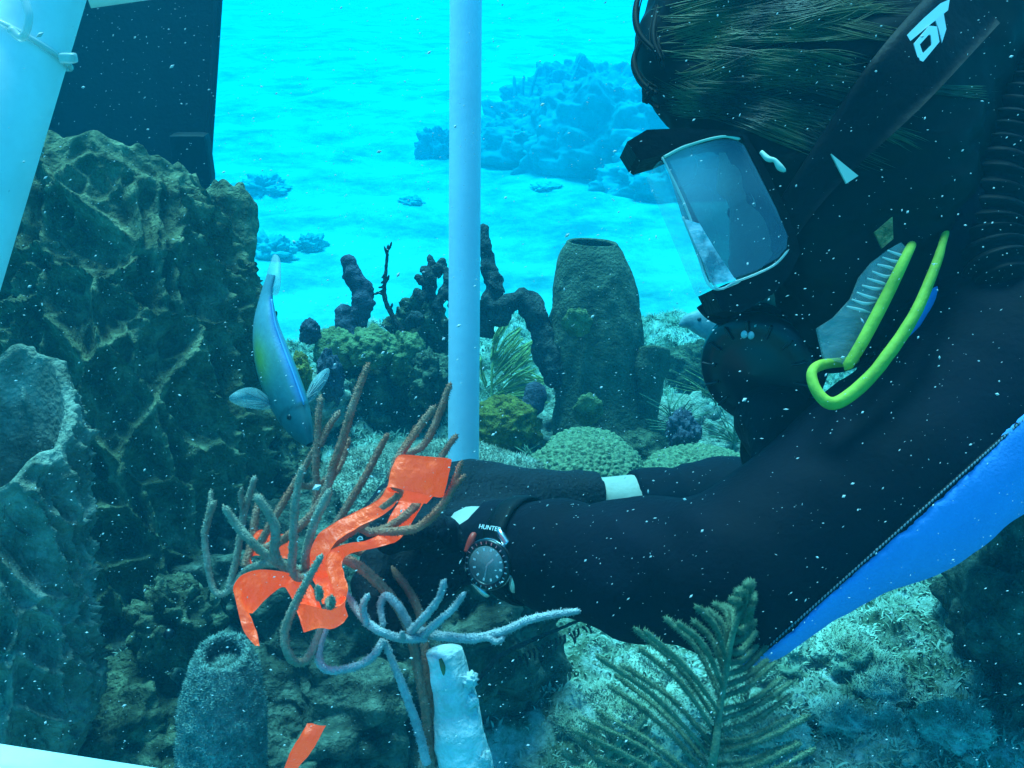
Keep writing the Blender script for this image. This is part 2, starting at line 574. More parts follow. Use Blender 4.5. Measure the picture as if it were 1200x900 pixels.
# algal turf and rubble on the near reef (nobody could count it)
def scatter_turf():
    n = 110000
    x = RNG.uniform(-1.0, 1.45, n); y = RNG.uniform(.35, 2.35, n)
    k = reef_w(x, y) > .6
    dens = fbm(np.stack([x, y, x * 0], 1) * 5, 31, 3)
    k &= dens > RNG.uniform(-.75, .25, n)
    x, y = x[k], y[k]
    z = ground(x, y) - .004
    n = len(x)
    Vs, Fs = [], []
    base = np.stack([x, y, z], 1)
    for b in range(3):
        az = RNG.uniform(0, 2 * np.pi, n); lean = RNG.uniform(.2, 1.1, n); h = RNG.uniform(.005, .014, n); w = RNG.uniform(.0006, .0015, n)
        dirv = np.stack([np.cos(az) * np.sin(lean), np.sin(az) * np.sin(lean), np.cos(lean)], 1)
        side = np.stack([-np.sin(az), np.cos(az), az * 0], 1)
        b0 = base + RNG.normal(0, .004, (n, 3)) * [1, 1, .2]
        m = b0 + dirv * (h * .6)[:, None]
        t = b0 + dirv * h[:, None] + np.stack([np.cos(az), np.sin(az), az * 0 - .4], 1) * (h * .3)[:, None]
        V = np.stack([b0 - side * w[:, None], b0 + side * w[:, None], m + side * (w * 1.1)[:, None], t, m - side * (w * 1.1)[:, None]], 1).reshape(-1, 3)
        o = np.arange(n)[:, None] * 5
        Vs.append(V); Fs.append(np.vstack([o + np.array([[0, 1, 2, 4]]), o + np.array([[4, 2, 3, 3]])]))
    off = 0; F = []
    for V, f in zip(Vs, Fs):
        F.append(f + off); off += len(V)
    V = np.vstack(Vs); F = np.vstack(F)
    quads = F[F[:, 2] != F[:, 3]]; tris = F[F[:, 2] == F[:, 3]][:, :3]
    me = bpy.data.meshes.new('turf')
    nq, nt_ = len(quads), len(tris)
    me.vertices.add(len(V)); me.vertices.foreach_set("co", V.astype(np.float32).ravel())
    me.loops.add(nq * 4 + nt_ * 3)
    me.loops.foreach_set("vertex_index", np.concatenate([quads.ravel(), tris.ravel()]).astype(np.int32))
    me.polygons.add(nq + nt_)
    me.polygons.foreach_set("loop_start", np.concatenate([np.arange(nq) * 4, nq * 4 + np.arange(nt_) * 3]).astype(np.int32))
    me.update(calc_edges=True)
    return me


tag(obj('algal_turf', scatter_turf(), MT['turf']), 'short sediment dusted algal turf growing over the near reef floor', 'algae', kind='stuff')


def pebbles():
    n = 1500
    parts = []
    ico = np.array([[0, 0, 1], [.9, 0, .1], [0, .9, .1], [-.9, 0, .1], [0, -.9, .1], [0, 0, -.6]], float)
    fc = np.array([[0, 1, 2, 2], [0, 2, 3, 3], [0, 3, 4, 4], [0, 4, 1, 1], [5, 2, 1, 1], [5, 3, 2, 2], [5, 4, 3, 3], [5, 1, 4, 4]])[:, :3]
    x = RNG.uniform(-.95, 1.4, n); y = RNG.uniform(.45, 2.3, n)
    z = ground(x, y)
    V, F = [], []
    for i in range(n):
        s = RNG.uniform(.004, .016) * np.array([1, RNG.uniform(.5, 1), RNG.uniform(.4, .8)])
        a = RNG.uniform(0, 6.28); ca, sa = math.cos(a), math.sin(a)
        v = (ico * RNG.uniform(.75, 1.2, (6, 1)) * s) @ np.array([[ca, sa, 0], [-sa, ca, 0], [0, 0, 1]])
        V.append(v + [x[i], y[i], z[i]]); F.append(fc + 6 * i)
    return np.vstack(V), np.vstack(F)


tag(obj('coral_rubble', pebbles(), MT['crust'], smooth=False), 'small broken coral rubble strewn over the reef floor', 'rubble', kind='stuff')


# ------------------------------------------------------------------ sponges
def ridged(p, seed=0, octv=3):
    s, a, t = 0, 1., 0
    for o in range(octv):
        n = 1 - np.abs(vnoise(p * 2 ** o + o * 9.1, seed + o)) * 2.0
        s = s + a * np.clip(n, -.6, 1); t += a; a *= .45
    return s / t


def cup_sponge(base, top, r_prof, rim_fn, wall, depth, nu=220, nv=150, ridge=.03, rfreq=14., vert=.45, seed=0, inner_ridge=.3, squash=1.0, pits=False):
    """barrel / cup sponge: outer wall with pitted ridges, rounded rim, inner wall and cavity floor"""
    base = np.asarray(base, float); top = np.asarray(top, float)
    ax = top - base; H = np.linalg.norm(ax); ax = ax / H
    e1 = np.cross(ax, [0, 1.0, 0]); e1 /= np.linalg.norm(e1); e2 = np.cross(ax, e1)
    th = np.linspace(0, 2 * np.pi, nu, endpoint=False)
    no = int(nv * .62); nr = 8; ni = nv - no - nr
    rows = []
    for i in range(no):
        rows.append((i / (no - 1), 0.0, 0))
    for i in range(nr):
        a = (i + 1) / (nr + 1) * math.pi
        rows.append((1 + math.sin(a) * wall * .5 / H, .5 - .5 * math.cos(a), 1))
    for i in range(ni):
        t = i / (ni - 1)
        rows.append((1 - t * depth, 1.0, 2 + t))
    V = np.zeros((nu, nv, 3))
    prof_v = np.array([p[0] for p in r_prof]); prof_r = np.array([p[1] for p in r_prof])
    # angle 0 = +X seen side, direction vectors
    D = np.cos(th)[:, None] * e1 + np.sin(th)[:, None] * e2 * squash
    rim = rim_fn(th, -(D @ np.array([0, 1.0, 0])), D @ RT)      # angle, how far it faces the viewer, how far it faces right
    for j, (v, w, st) in enumerate(rows):
        hh = v * (1 + rim * sstep(.35, 1.0, min(v, 1)))
        r0 = np.interp(min(v, 1), prof_v, prof_r)
        r = r0 - w * wall
        if st >= 2:
            t = st - 2
            r = r * (1 - .9 * sstep(.55, 1.0, t))
        V[:, j] = base + ax * (hh * H)[:, None] + D * (r if np.isscalar(r) else r)
    p = V.reshape(-1, 3)
    loc = p - base
    q = loc * rfreq * np.array([1, 1, vert]) + seed * 3.7
    q = q + .45 * np.stack([vnoise(q * .7 + 5, seed + 40), vnoise(q * .7 + 15, seed + 41), vnoise(q * .7 + 25, seed + 42)], 1)
    rd = ridged(q, seed, 3)
    if pits:                            # hollows parted by sharp crests
        a1, b1 = worley(q * .95, seed + 80)
        a2, b2_ = worley(q * 2.1 + 3.3, seed + 84)
        rd = 1.5 * np.exp(-np.clip(b1 - a1, 0, 1) * 5.0) - .75 + .55 * np.exp(-np.clip(b2_ - a2, 0, 1) * 5.0) + .25 * rd
    big = fbm(loc * rfreq * .35, seed + 60, 2)
    rowamp = np.array([(1.0 if st == 0 else (.5 if st == 1 else -inner_ridge)) for v, w, st in rows])
    damp = np.array([min(1, (v * 6)) if st == 0 else 1 for v, w, st in rows])
    endf = np.array([1 - .75 * sstep(.90, 1.0, v) if st == 0 else .5 for v, w, st in rows])
    A = (np.ones(nu)[:, None] * (rowamp * damp * endf)[None, :]).reshape(-1)
    Dn = np.repeat(D, nv, axis=0)
    p = p + Dn * (A * ridge * (rd + .6 * big))[:, None] + ax * (np.abs(A) * ridge * .35 * rd)[:, None]
    p = p + Dn * (A * ridge * .25 * fbm(loc * rfreq * 4, seed + 70, 3))[:, None]
    F = grid_faces(nu, nv, True)
    return p, F


# big barrel sponge
b = P(140, 790, 1.34); t = P(122, 218, 1.31)
big = obj('barrel_sponge', cup_sponge(b, t, [(0, .235), (.2, .245), (.5, .226), (.75, .195), (.9, .170), (1, .150)],
          lambda th, fr, rt: .055 * fr - .028 * rt + .008 * np.sin(3 * th + 1) + .008 * np.sin(7 * th + .4) + .010 * vnoise(np.stack([np.cos(th) * 9, np.sin(th) * 9, th * 0], 1), 3),
          .018, .5, 460, 340, .026, 21., .36, 3, pits=True), MT['barrel'])
tag(big, 'huge craggy brown barrel sponge with pitted walls, behind the diving fish', 'sponge')
# narrow upright flange at its right shoulder
fl = obj('sponge_flange', cup_sponge(P(262, 430, 1.36), P(268, 218, 1.34), [(0, .03), (.4, .034), (.75, .030), (1, .020)],
         lambda th, fr, rt: .008 * np.sin(2 * th) + .012 * np.sin(5 * th), .006, .2, 60, 90, .014, 26., .5, 8), MT['barrel'], big)
# lower-left cup sponge
cup = obj('cup_sponge', cup_sponge(P(2, 900, .90), P(-4, 496, .86), [(0, .066), (.25, .080), (.55, .072), (.8, .064), (1, .066)],
          lambda th, fr, rt: -.17 * fr - .02 * rt + .02 * np.sin(3 * th + .5) + .012 * np.sin(8 * th), .009, .55, 300, 230, .016, 33., .36, 14, .12, pits=True), MT['barrel_rim'])
tag(cup, 'smaller ruffled cup sponge with pale open bowl, in front of the barrel sponge', 'sponge')

# vase sponge with its tube and base
vb = P(705, 545, 1.72); vt = P(694, 286, 1.68)
vase = thing('vase_sponge', 'tall smooth dark vase sponge with a slit mouth, standing behind the brain coral', 'sponge', vb)
obj('body', cup_sponge(vb, vt, [(0, .098), (.10, .092), (.30, .080), (.48, .083), (.66, .082), (.82, .072), (.92, .063), (.97, .055), (1, .046)],
    lambda th, fr, rt: .012 * np.sin(th + 1.2) - .034 * fr, .007, .30, 150, 170, .0045, 30., .4, 21, .2, .85), MT['vase'], vase)
obj('side_tube', cup_sponge(P(748, 540, 1.70), P(766, 412, 1.66), [(0, .030), (.5, .022), (.85, .029), (1, .028)],
    lambda th, fr, rt: .05 * np.sin(th), .009, .3, 60, 70, .006, 30., 1., 22), MT['vase'], vase)
obj('root_lobe', lump(P(668, 545, 1.66), (.05, .05, .055), 4, .3, 3, 40, 30, .004, 60), MT['vase'], vase)
obj('root_lobe', lump(P(742, 540, 1.66), (.07, .06, .055), 5, .35, 3, 40, 30, .006, 60), MT['dkolive'], vase)
obj('encrusting_patch', lump(P(676, 378, 1.61), (.026, .008, .026), 6, .3, 3, 24, 18, .002, 90, low=-.99), MT['olive'], vase)
obj('encrusting_patch', lump(P(690, 480, 1.605), (.024, .010, .030), 7, .3, 3, 24, 18, .002, 90, low=-.99), MT['olive'], vase)

# small fuzzy tube sponge in front
tb = P(258, 960, .86); tt = P(262, 768, .84)
tubes = thing('tube_sponge', 'short fuzzy grey-green tube sponge with a fringed open mouth, front left', 'sponge', tb)
sp = obj('body', cup_sponge(tb, tt, [(0, .036), (.3, .0385), (.65, .037), (.86, .031), (.95, .0265), (1, .0235)], lambda th, fr, rt: -.055 * fr + .006 * np.sin(14 * th), .006, .12, 160, 130, .0025, 70., 1., 31, .8), MT['tubes'], tubes)


def fuzz(me, dens, hlen, w, seed, jit=.5, zmin=None):
    """short hairs on a mesh's faces (polyps, spicules)"""
    n = len(me.polygons)
    cen = np.empty(n * 3, np.float32); me.polygons.foreach_get("center", cen); cen = cen.reshape(-1, 3).astype(float)
    nor = np.empty(n * 3, np.float32); me.polygons.foreach_get("normal", nor); nor = nor.reshape(-1, 3).astype(float)
    rg = np.random.default_rng(seed)
    k = rg.uniform(0, 1, n) < dens
    cen, nor = cen[k], nor[k]; n = len(cen)
    d = nor + rg.normal(0, jit, (n, 3)); d /= np.linalg.norm(d, axis=1)[:, None]
    s = np.cross(d, rg.normal(0, 1, (n, 3))); s /= np.linalg.norm(s, axis=1)[:, None]
    s2 = np.cross(d, s)
    h = (hlen * rg.uniform(.5, 1.3, n))[:, None]
    V = np.stack([cen + s * w, cen - s * .5 * w + s2 * .87 * w, cen - s * .5 * w - s2 * .87 * w, cen + d * h], 1).reshape(-1, 3)
    o = np.arange(n)[:, None] * 4
    F = np.vstack([o + np.array([[0, 1, 3]]), o + np.array([[1, 2, 3]]), o + np.array([[2, 0, 3]])])
    return V, F


tag(obj('fuzz', fuzz(sp.data, .8, .0035, .0009, 2), MT['tubes'], tubes), kind='stuff')

# pale lumpy sponge with a dark hole, among the roots of the barrel sponge
hl = P(205, 735, 1.02)
hs = thing('encrusting_sponge', 'ragged pale encrusting sponge with one dark round hole, below the sea rod', 'sponge', hl)
obj('body', lump(hl, (.042, .04, .052), 12, .55, 3.2, 90, 60, .010, 60), MT['dkolive'], hs)
obj('hole', tube([P(198, 743, .970), P(199, 743, .998)], .0055, 6, 12, round_tip=False), MT['gloss'], hs)

# dark rocky ledge around and below the barrel sponge
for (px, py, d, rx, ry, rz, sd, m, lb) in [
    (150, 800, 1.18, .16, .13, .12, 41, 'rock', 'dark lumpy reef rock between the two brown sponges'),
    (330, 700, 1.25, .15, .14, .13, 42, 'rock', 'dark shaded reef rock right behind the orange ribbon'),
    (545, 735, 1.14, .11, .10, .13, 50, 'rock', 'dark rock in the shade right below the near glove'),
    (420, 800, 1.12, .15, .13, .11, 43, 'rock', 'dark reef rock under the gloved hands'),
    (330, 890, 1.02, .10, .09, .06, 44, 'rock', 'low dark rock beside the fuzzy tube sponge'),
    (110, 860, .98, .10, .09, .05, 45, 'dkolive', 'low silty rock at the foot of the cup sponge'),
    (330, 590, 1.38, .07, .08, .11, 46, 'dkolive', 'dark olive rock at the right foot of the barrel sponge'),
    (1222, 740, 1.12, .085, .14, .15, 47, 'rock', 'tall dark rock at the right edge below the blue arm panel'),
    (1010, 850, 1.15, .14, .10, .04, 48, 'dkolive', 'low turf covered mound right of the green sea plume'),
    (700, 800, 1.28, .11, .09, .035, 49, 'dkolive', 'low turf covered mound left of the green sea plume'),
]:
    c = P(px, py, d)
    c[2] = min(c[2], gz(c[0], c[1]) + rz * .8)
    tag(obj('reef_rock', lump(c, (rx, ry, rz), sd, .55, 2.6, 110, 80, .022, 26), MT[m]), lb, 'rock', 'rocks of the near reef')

# loose rubble stones furred with algae on the open reef floor, lower right
st_rng = random.Random(23)
stones = []
for k in range(34):
    px, py = st_rng.uniform(585, 1150), st_rng.uniform(700, 900)
    dv = FW + (px - 600) / F_PX * RT + (450 - py) / F_PX * UP
    tt_ = (0.03 - CAM[2]) / dv[2]
    c = CAM + dv * tt_
    c[2] = gz(c[0], c[1])
    r_ = st_rng.uniform(.014, .042)
    stones.append(lump(c, (r_ * st_rng.uniform(.8, 1.5), r_, r_ * st_rng.uniform(.35, .7)), 200 + k, .5, 2.8, 48, 30, .006, 60, st_rng.uniform(0, 3)))
so_ = obj('furred_rubble', joinq(stones), MT['turf'])
tag(so_, 'low algae furred rubble covering the open reef floor below the forearm', 'rubble', kind='stuff')
tag(obj('turf', fuzz(so_.data, .9, .007, .0011, 400, .7), MT['turf'], so_), kind='stuff')

# ------------------------------------------------------------------ reef behind the pole
cl = [  # px, py, d, radii px-ish metres, mat, label
    (440, 500, 1.80, .135, .12, .13, 'dkolive', 'reef_rock', 'dark rock mass under the mid reef corals, left of the pole', 'rock', .45, 0, 0),
    (400, 412, 1.74, .050, .05, .042, 'olive', 'coral_head', 'olive fuzzy coral mound below the leaning purple finger sponge', 'coral', .25, 0, 0),
    (438, 408, 1.68, .042, .045, .036, 'olive', 'coral_head', 'brownish olive coral mound, middle one of the reef crest', 'coral', .25, 0, 0),
    (476, 420, 1.70, .036, .04, .05, 'olive', 'coral_head', 'tall olive coral mound near the bare twig', 'coral', .28, 0, 0),
    (505, 448, 1.66, .040, .04, .055, 'dkolive', 'coral_head', 'rough dark coral lump touching the pole on its left', 'coral', .5, 0, 0),
    (492, 395, 1.78, .050, .05, .07, 'dkolive', 'reef_rock', 'ragged dark rock under the antler shaped sponge', 'rock', .6, 0, 0),
    (363, 388, 1.72, .020, .02, .022, 'purple', 'ball_sponge', 'small round purple sponge ball at the far left of the reef crest', 'sponge', .2, 0, 0),
    (388, 445, 1.62, .022, .025, .05, 'purple', 'finger_sponge', 'stubby bluish purple sponge finger just right of the fish', 'sponge', .25, 0, 0),
    (350, 440, 1.52, .020, .03, .035, 'mustard', 'yellow_sponge', 'small yellow sponge patch peeking out behind the fish', 'sponge', .35, 0, 0),
    (370, 470, 1.66, .06, .05, .06, 'crust', 'reef_rock', 'pale crusted rock behind the right fin of the fish', 'rock', .4, 0, 0),
]
for (px, py, d, rx, ry, rz, m, nm, lb, ct, amp, _, _) in cl:
    tag(obj(nm, lump(P(px, py, d), (rx, ry, rz), int(px) % 37, amp, 3.0, 90, 64, .007, 70, low=-.98), MT[m]), lb, ct)
# cluster of small green coral knobs
kn = thing('knob_coral', 'cluster of small round green coral knobs low on the mid reef', 'coral', P(465, 560, 1.55))
for (px, py, r) in [(452, 567, 11), (464, 560, 13), (476, 545, 12), (470, 572, 10), (458, 552, 9), (482, 562, 9), (447, 556, 8)]:
    obj('knob', lump(P(px, py, 1.54), [M(r, 1.54)] * 3, px, .12, 3, 24, 16, .001, 200, low=-.98), MT['star'], kn)

# leaning purple finger sponge
fs = thing('finger_sponge', 'leaning dark purple finger sponge with a shorter finger beside it', 'sponge', P(412, 395, 1.74))
D = 1.74
obj('long_finger', tube([P(418, 388, D), P(422, 365, D), P(424, 345, D), P(416, 327, D), P(409, 312, D), P(409, 298, D)],
    [M(9, D), M(12, D), M(13, D), M(11, D), M(9, D), M(8.5, D)], 50, 18, .30, 5, 70), MT['purple'], fs)
obj('short_finger', tube([P(412, 402, D), P(404, 380, D), P(402, 356, D)], [M(15, D), M(11, D), M(9, D)], 34, 18, .28, 6, 70), MT['purple'], fs)

# bare twig (dead gorgonian) with a few side spurs
tw = thing('bare_twig', 'thin bare upright twig of dead sea fan on the reef crest', 'coral', P(473, 388, 1.72))
D = 1.72
obj('stem', tube([P(473, 392, D), P(461, 372, D), P(451, 350, D), P(452, 320, D), P(455, 286, D)], [M(4, D), M(3.2, D), M(2.6, D), M(2.2, D), M(1.4, D)], 40, 8, .3, 3, 200), MT['twig'], tw)
for (a, b_) in [((454, 300), (450, 288)), ((455, 292), (459, 283)), ((452, 318), (447, 326)), ((452, 325), (446, 332)), ((452, 338), (437, 345)), ((451, 334), (443, 337)), ((451, 344), (441, 342)), ((456, 362), (460, 355)), ((452, 330), (456, 322))]:
    obj('spur', tube([P(*a, D), P((a[0] + b_[0]) / 2 + .5, (a[1] + b_[1]) / 2 + 1, D - .004), P(*b_, D - .006)], [M(1.8, D), M(1.5, D), M(1., D)], 8, 6, .3, 3, 300), MT['twig'], tw)

# antler-like dark sponge left of the pole, and the rope sponge passing behind it
an = thing('antler_sponge', 'dark branching antler shaped sponge just left of the pole', 'sponge', P(505, 365, 1.74))
D = 1.75
for k, ln in enumerate([[(508, 368), (504, 345), (508, 322), (503, 298)], [(505, 340), (495, 330), (487, 322)], [(504, 350), (492, 346), (486, 338)], [(508, 322), (516, 312), (520, 302)],
          [(512, 362), (518, 345), (524, 330), (522, 312)], [(506, 330), (498, 318), (494, 312)], [(518, 345), (528, 350), (530, 366)], [(496, 375), (484, 372), (478, 385)]]):
    obj('branch', tube([P(x, y, D - .006 * k) for x, y in ln], [M(7 - i * 1.1, D) for i in range(len(ln))], 24, 10, .45, k, 110), MT['rope'], an)
rp = thing('rope_sponge', 'dark knobbly rope sponge arching from behind the pole to the vase sponge', 'sponge', P(648, 470, 1.66))
D = 1.68
for k, (ln, rr) in enumerate([
    ([(566, 350), (585, 368), (602, 352), (618, 356), (630, 378), (638, 405), (648, 430), (655, 455)], [14, 13, 11, 14, 13, 15, 17, 14]),
    ([(566, 395), (572, 362), (578, 338), (572, 310), (567, 275), (566, 262)], [12, 13, 12, 9, 7, 5]),
    ([(576, 335), (584, 328)], [9, 7]), ([(622, 358), (621, 343)], [9, 6])]):
    obj('rope', tube([P(x, y, D + .01 * (k == 1)) for x, y in ln], [M(r, D) for r in rr], 60 if len(ln) > 2 else 14, 20, .34, 20 + k, 60), MT['rope'], rp)
nub = tag(obj('nub_sponge', tube([P(622, 484, 1.62), P(626, 470, 1.62), P(627, 447, 1.62)], [M(10, 1.62), M(14, 1.62), M(11, 1.62)], 30, 18, .14, 3, 70), MT['purple']),
          'small dark purple sponge nub above the mustard coral', 'sponge')
tag(obj('mustard_coral', lump(P(592, 502, 1.62), (.058, .05, .055), 77, .18, 3, 110, 70, .006, 80, worl=.003, wfreq=90, low=-.98), MT['mustard']), 'round mustard yellow coral head right of the white pole', 'coral')
tag(obj('reef_rock', lump(P(600, 552, 1.62), (.06, .05, .05), 78, .5, 3, 70, 46, .01, 60), MT['dkolive']), 'dark rubble lump supporting the mustard coral', 'rock', 'rocks of the near reef')
tag(obj('reef_rock', lump(P(650, 520, 1.75), (.07, .06, .05), 79, .4, 3, 70, 46, .01, 60), MT['crust']), 'pale crusted rock left of the vase sponge foot', 'rock', 'rocks of the near reef')
tag(obj('reef_rock', lump(P(640, 480, 1.95), (.13, .10, .06), 80, .35, 3, 90, 60, .012, 60), MT['crust']), 'pale silty slope under the yellow sea plume', 'rock', 'rocks of the near reef')

# brain corals, pale crust
for (px, py, d, r, sd, lb) in [(686, 560, 1.42, (.090, .075, .058), 51, 'green-gold domed brain coral in front of the vase sponge'),
                               (818, 568, 1.46, (.100, .085, .050), 52, 'flat pale brain coral right of the domed one, above the sleeve')]:
    tag(obj('brain_coral', lump(P(px, py, d), r, sd, .07, 2, 300, 150, 0, 60, worl=.0042, wfreq=120, low=-.8), MT['brain']), lb, 'coral')
tag(obj('brain_coral', lump(P(688, 528, 1.50), (.062, .05, .03), 53, .08, 2, 220, 110, 0, 60, worl=.0042, wfreq=120, low=-.8), MT['brain']), 'small brain coral knob rising behind the domed brain coral', 'coral')
cr = obj('crust_coral', lump(P(500, 590, 1.38), (.20, .11, .085), 54, .12, 2.4, 200, 100, .006, 60, low=-.7), MT['crust'])
tag(cr, 'broad pale fuzzy encrusting coral behind the tall sea rod branches', 'coral')
tag(obj('fuzz', fuzz(cr.data, .8, .006, .0012, 9, .7), MT['crust'], cr), kind='stuff')


# ------------------------------------------------------------------ sea plumes (feather gorgonians)
def pinnate(root, path, d0, branches, r_st, r_br, mt, fz=True, seed=0, dz=.05, bn=18):
    """branches: list of pixel polylines with own depth offset"""
    st = obj('stem', tube(path, r_st, 60, 10, .15, seed, 300), mt, root)
    for k, (ln, dd) in enumerate(branches):
        n = len(ln)
        pts = [P(x, y, d0 + dd * (i / (n - 1))) for i, (x, y) in enumerate(ln)]
        v, f = tube(pts, [r_br * (.8 + .2 * min(1, i)) for i in range(n)], bn, 10, .30, seed + k, 420)
        br = obj('branch', (v, f), mt, root)
        if fz:
            tag(obj('polyp_fringe', fuzz(br.data, 1., r_br * 1.1 + .0008, r_br * .10 + .00012, seed + k, .8), mt, br), kind='stuff')


rg = random.Random(5)
base = P(832, 905, .572)
gb = np.array([base[0] + .02, base[1] + .10, gz(base[0] + .02, base[1] + .10) - .01])
pl = thing('sea_plume', 'large green feathery sea plume in front of the black forearm', 'coral', gb)
stem = [gb, gb * .4 + base * .6 + np.array([0, .03, 0]), base, P(842, 840, .572), P(850, 790, .572), P(858, 745, .567), P(868, 718, .562), P(880, 694, .562)]
br = []
def stem_at(t):
    pts = np.array([(832, 905), (842, 840), (850, 790), (858, 745), (868, 718), (880, 694)], float)
    return spline(np.hstack([pts, np.zeros((6, 1))]), 101)[int(t * 100)][:2]
for k in range(25):                         # left-hand pinnules
    t = -.55 + k * .0635
    s = stem_at(max(t, 0)) if t >= 0 else np.array([832 - t * -10, 905 - t * 190])
    L = np.interp(k / 24 * 12, range(13), [150, 165, 178, 182, 178, 172, 158, 128, 100, 72, 46, 26, 14]) * rg.uniform(.85, 1.08)
    a = R(24 + 1.9 * k + rg.uniform(-4, 4))
    e = s + np.array([-math.cos(a), -math.sin(a)]) * L
    m = (s + e) / 2 + np.array([-math.sin(a) * -10, -14 + rg.uniform(-5, 5)]) * .55
    br.append(([tuple(s), tuple(m), tuple(e)], rg.uniform(-.06, .03)))
for k in range(24):                         # right-hand pinnules
    t = -.45 + k * .0615
    s = stem_at(max(t, 0)) if t >= 0 else np.array([832, 905 - t * 190])
    L = np.interp(k / 23 * 11, range(12), [110, 118, 120, 118, 112, 108, 94, 74, 54, 36, 22, 14]) * rg.uniform(.85, 1.1)
    a = R(6 + 1.6 * k + rg.uniform(-5, 5))
    e = s + np.array([math.cos(a), -math.sin(a)]) * L
    m = (s + e) / 2 + np.array([0, 7 + rg.uniform(-3, 3)])
    br.append(([tuple(s), tuple(m), tuple(e)], rg.uniform(-.04, .07)))
pinnate(pl, stem, .572, br, [.003, .003, .0026, .0023, .002, .0018, .0017, .0018], .0014, MT['plume'], True, 3, bn=64)

# second, half-hidden plume lower left of it
b2 = P(690, 930, .78)
g2 = np.array([b2[0], b2[1] + .12, gz(b2[0], b2[1] + .12) - .01])
p2 = thing('sea_plume', 'blurry green sea plume at the bottom edge between stake and large plume', 'coral', g2)
br = []
for k in range(6):
    s = np.array([692 + k * 6, 945 - k * 14.0]); a = R(20 + k * 9)
    e = s + np.array([-math.cos(a), -math.sin(a)]) * (70 - k * 6); br.append(([tuple(s), tuple((s + e) / 2 + [0, -4]), tuple(e)], .03))
    e = s + np.array([math.cos(a * .7), -math.sin(a * .7)]) * (95 - k * 9); br.append(([tuple(s), tuple((s + e) / 2 + [0, 4]), tuple(e)], .02))
pinnate(p2, [g2, b2, P(700, 905, .78), P(730, 862, .78)], .78, br, [.004, .0036, .003, .0025], .0030, MT['plume'], True, 40)

# yellow plume seen through the arch of the rope sponge
y0 = P(572, 500, 1.86)
yp = thing('sea_plume', 'yellow-green feathery sea plume seen under the arched rope sponge', 'coral', y0)
br = []
for (s, e) in [((580, 478), (634, 462)), ((578, 465), (632, 440)), ((577, 452), (630, 420)), ((577, 440), (622, 398)), ((577, 428), (612, 384)), ((577, 420), (600, 378)), ((578, 410), (588, 378)), ((577, 488), (622, 480)), ((570, 450), (560, 420)),
               ((600, 470), (640, 470)), ((596, 446), (636, 452)), ((590, 436), (630, 408)), ((586, 470), (626, 452)), ((584, 458), (626, 430)), ((583, 446), (618, 410)), ((582, 434), (606, 394)), ((588, 482), (634, 474))]:
    for _r in range(6):
        s = (s[0] + rg.uniform(-2, 2), s[1] + rg.uniform(-4, 4)); e = (e[0] + rg.uniform(-5, 5), e[1] + rg.uniform(-5, 5))
        br.append(([s, ((s[0] + e[0]) / 2 - 2, (s[1] + e[1]) / 2 + rg.uniform(-7, 6)), e], rg.uniform(-.03, .06)))
pinnate(yp, [y0, P(576, 470, 1.86), P(577, 430, 1.86), P(586, 385, 1.88)], 1.86, br, .0024, .0015, MT['plume_y'], True, 70)

# dark little sea fan twig under the forearm
d0 = .98
dt = thing('dark_sea_twig', 'dark lacy sea twig slanting under the forearm, right of the white stake', 'coral', P(556, 800, d0))
obj('stem', tube([P(556, 802, d0), P(585, 770, d0), P(620, 752, d0), P(660, 735, d0), P(690, 722, d0)], [M(3, d0), M(3, d0), M(2.6, d0), M(2, d0), M(1.3, d0)], 40, 8, .3, 4, 300), MT['twig'], dt)
for k in range(18):
    x = 598 + k * 5.3; y = 802 - (x - 556) * .62 + (x > 620) * (x - 620) * .18
    e = (x + rg.uniform(-3, 7), y + rg.uniform(7, 17))
    obj('spur', tube([P(x, y, d0), P((x + e[0]) / 2 + 1.5, (y + e[1]) / 2, d0 - .004), P(*e, d0 - .008)], [M(1.8, d0), M(1.4, d0), M(1, d0)], 8, 6, .3, k, 300), MT['twig'], dt)

# small pale bushes of soft coral on the right mid reef
for q, (px, py, d, hpx, nb, lb) in enumerate([(790, 505, 1.62, 62, 9, 'thin wispy soft coral bush right of the vase sponge'), (838, 470, 1.9, 70, 10, 'pale wispy soft coral bush left of the regulator'), (860, 520, 1.6, 52, 8, 'low wispy soft coral bush under the regulator'),
                                              (620, 545, 1.55, 30, 6, 'tiny wispy soft coral left of the domed brain coral'), (1120, 690, 1.25, 46, 8, 'small turfy soft coral bush below the blue arm panel')]):
    b_ = P(px, py, d)
    z0 = gz(b_[0], b_[1])
    so = thing('soft_coral', lb, 'coral', b_, 'wispy soft corals on the reef')
    for k in range(nb * 3):
        a = R(-75 + 150 * k / (nb * 3 - 1)) + rg.uniform(-.2, .2); L = hpx * rg.uniform(.35, 1)
        e = (px + math.sin(a) * L, py - math.cos(a) * L)
        m = (px + math.sin(a) * L * .3 + rg.uniform(-7, 7), py - math.cos(a) * L * .55)
        obj('branch', tube([b_ + [0, 0, -.03], P(px, py, d), P(*m, d + rg.uniform(-.03, .03)), P(*e, d + rg.uniform(-.05, .05))], [M(1.5, d), M(1.1, d), M(.8, d), M(.5, d)], 16, 6, .4, k, 300), MT['plume'] if q != 1 else MT['olive'], so)
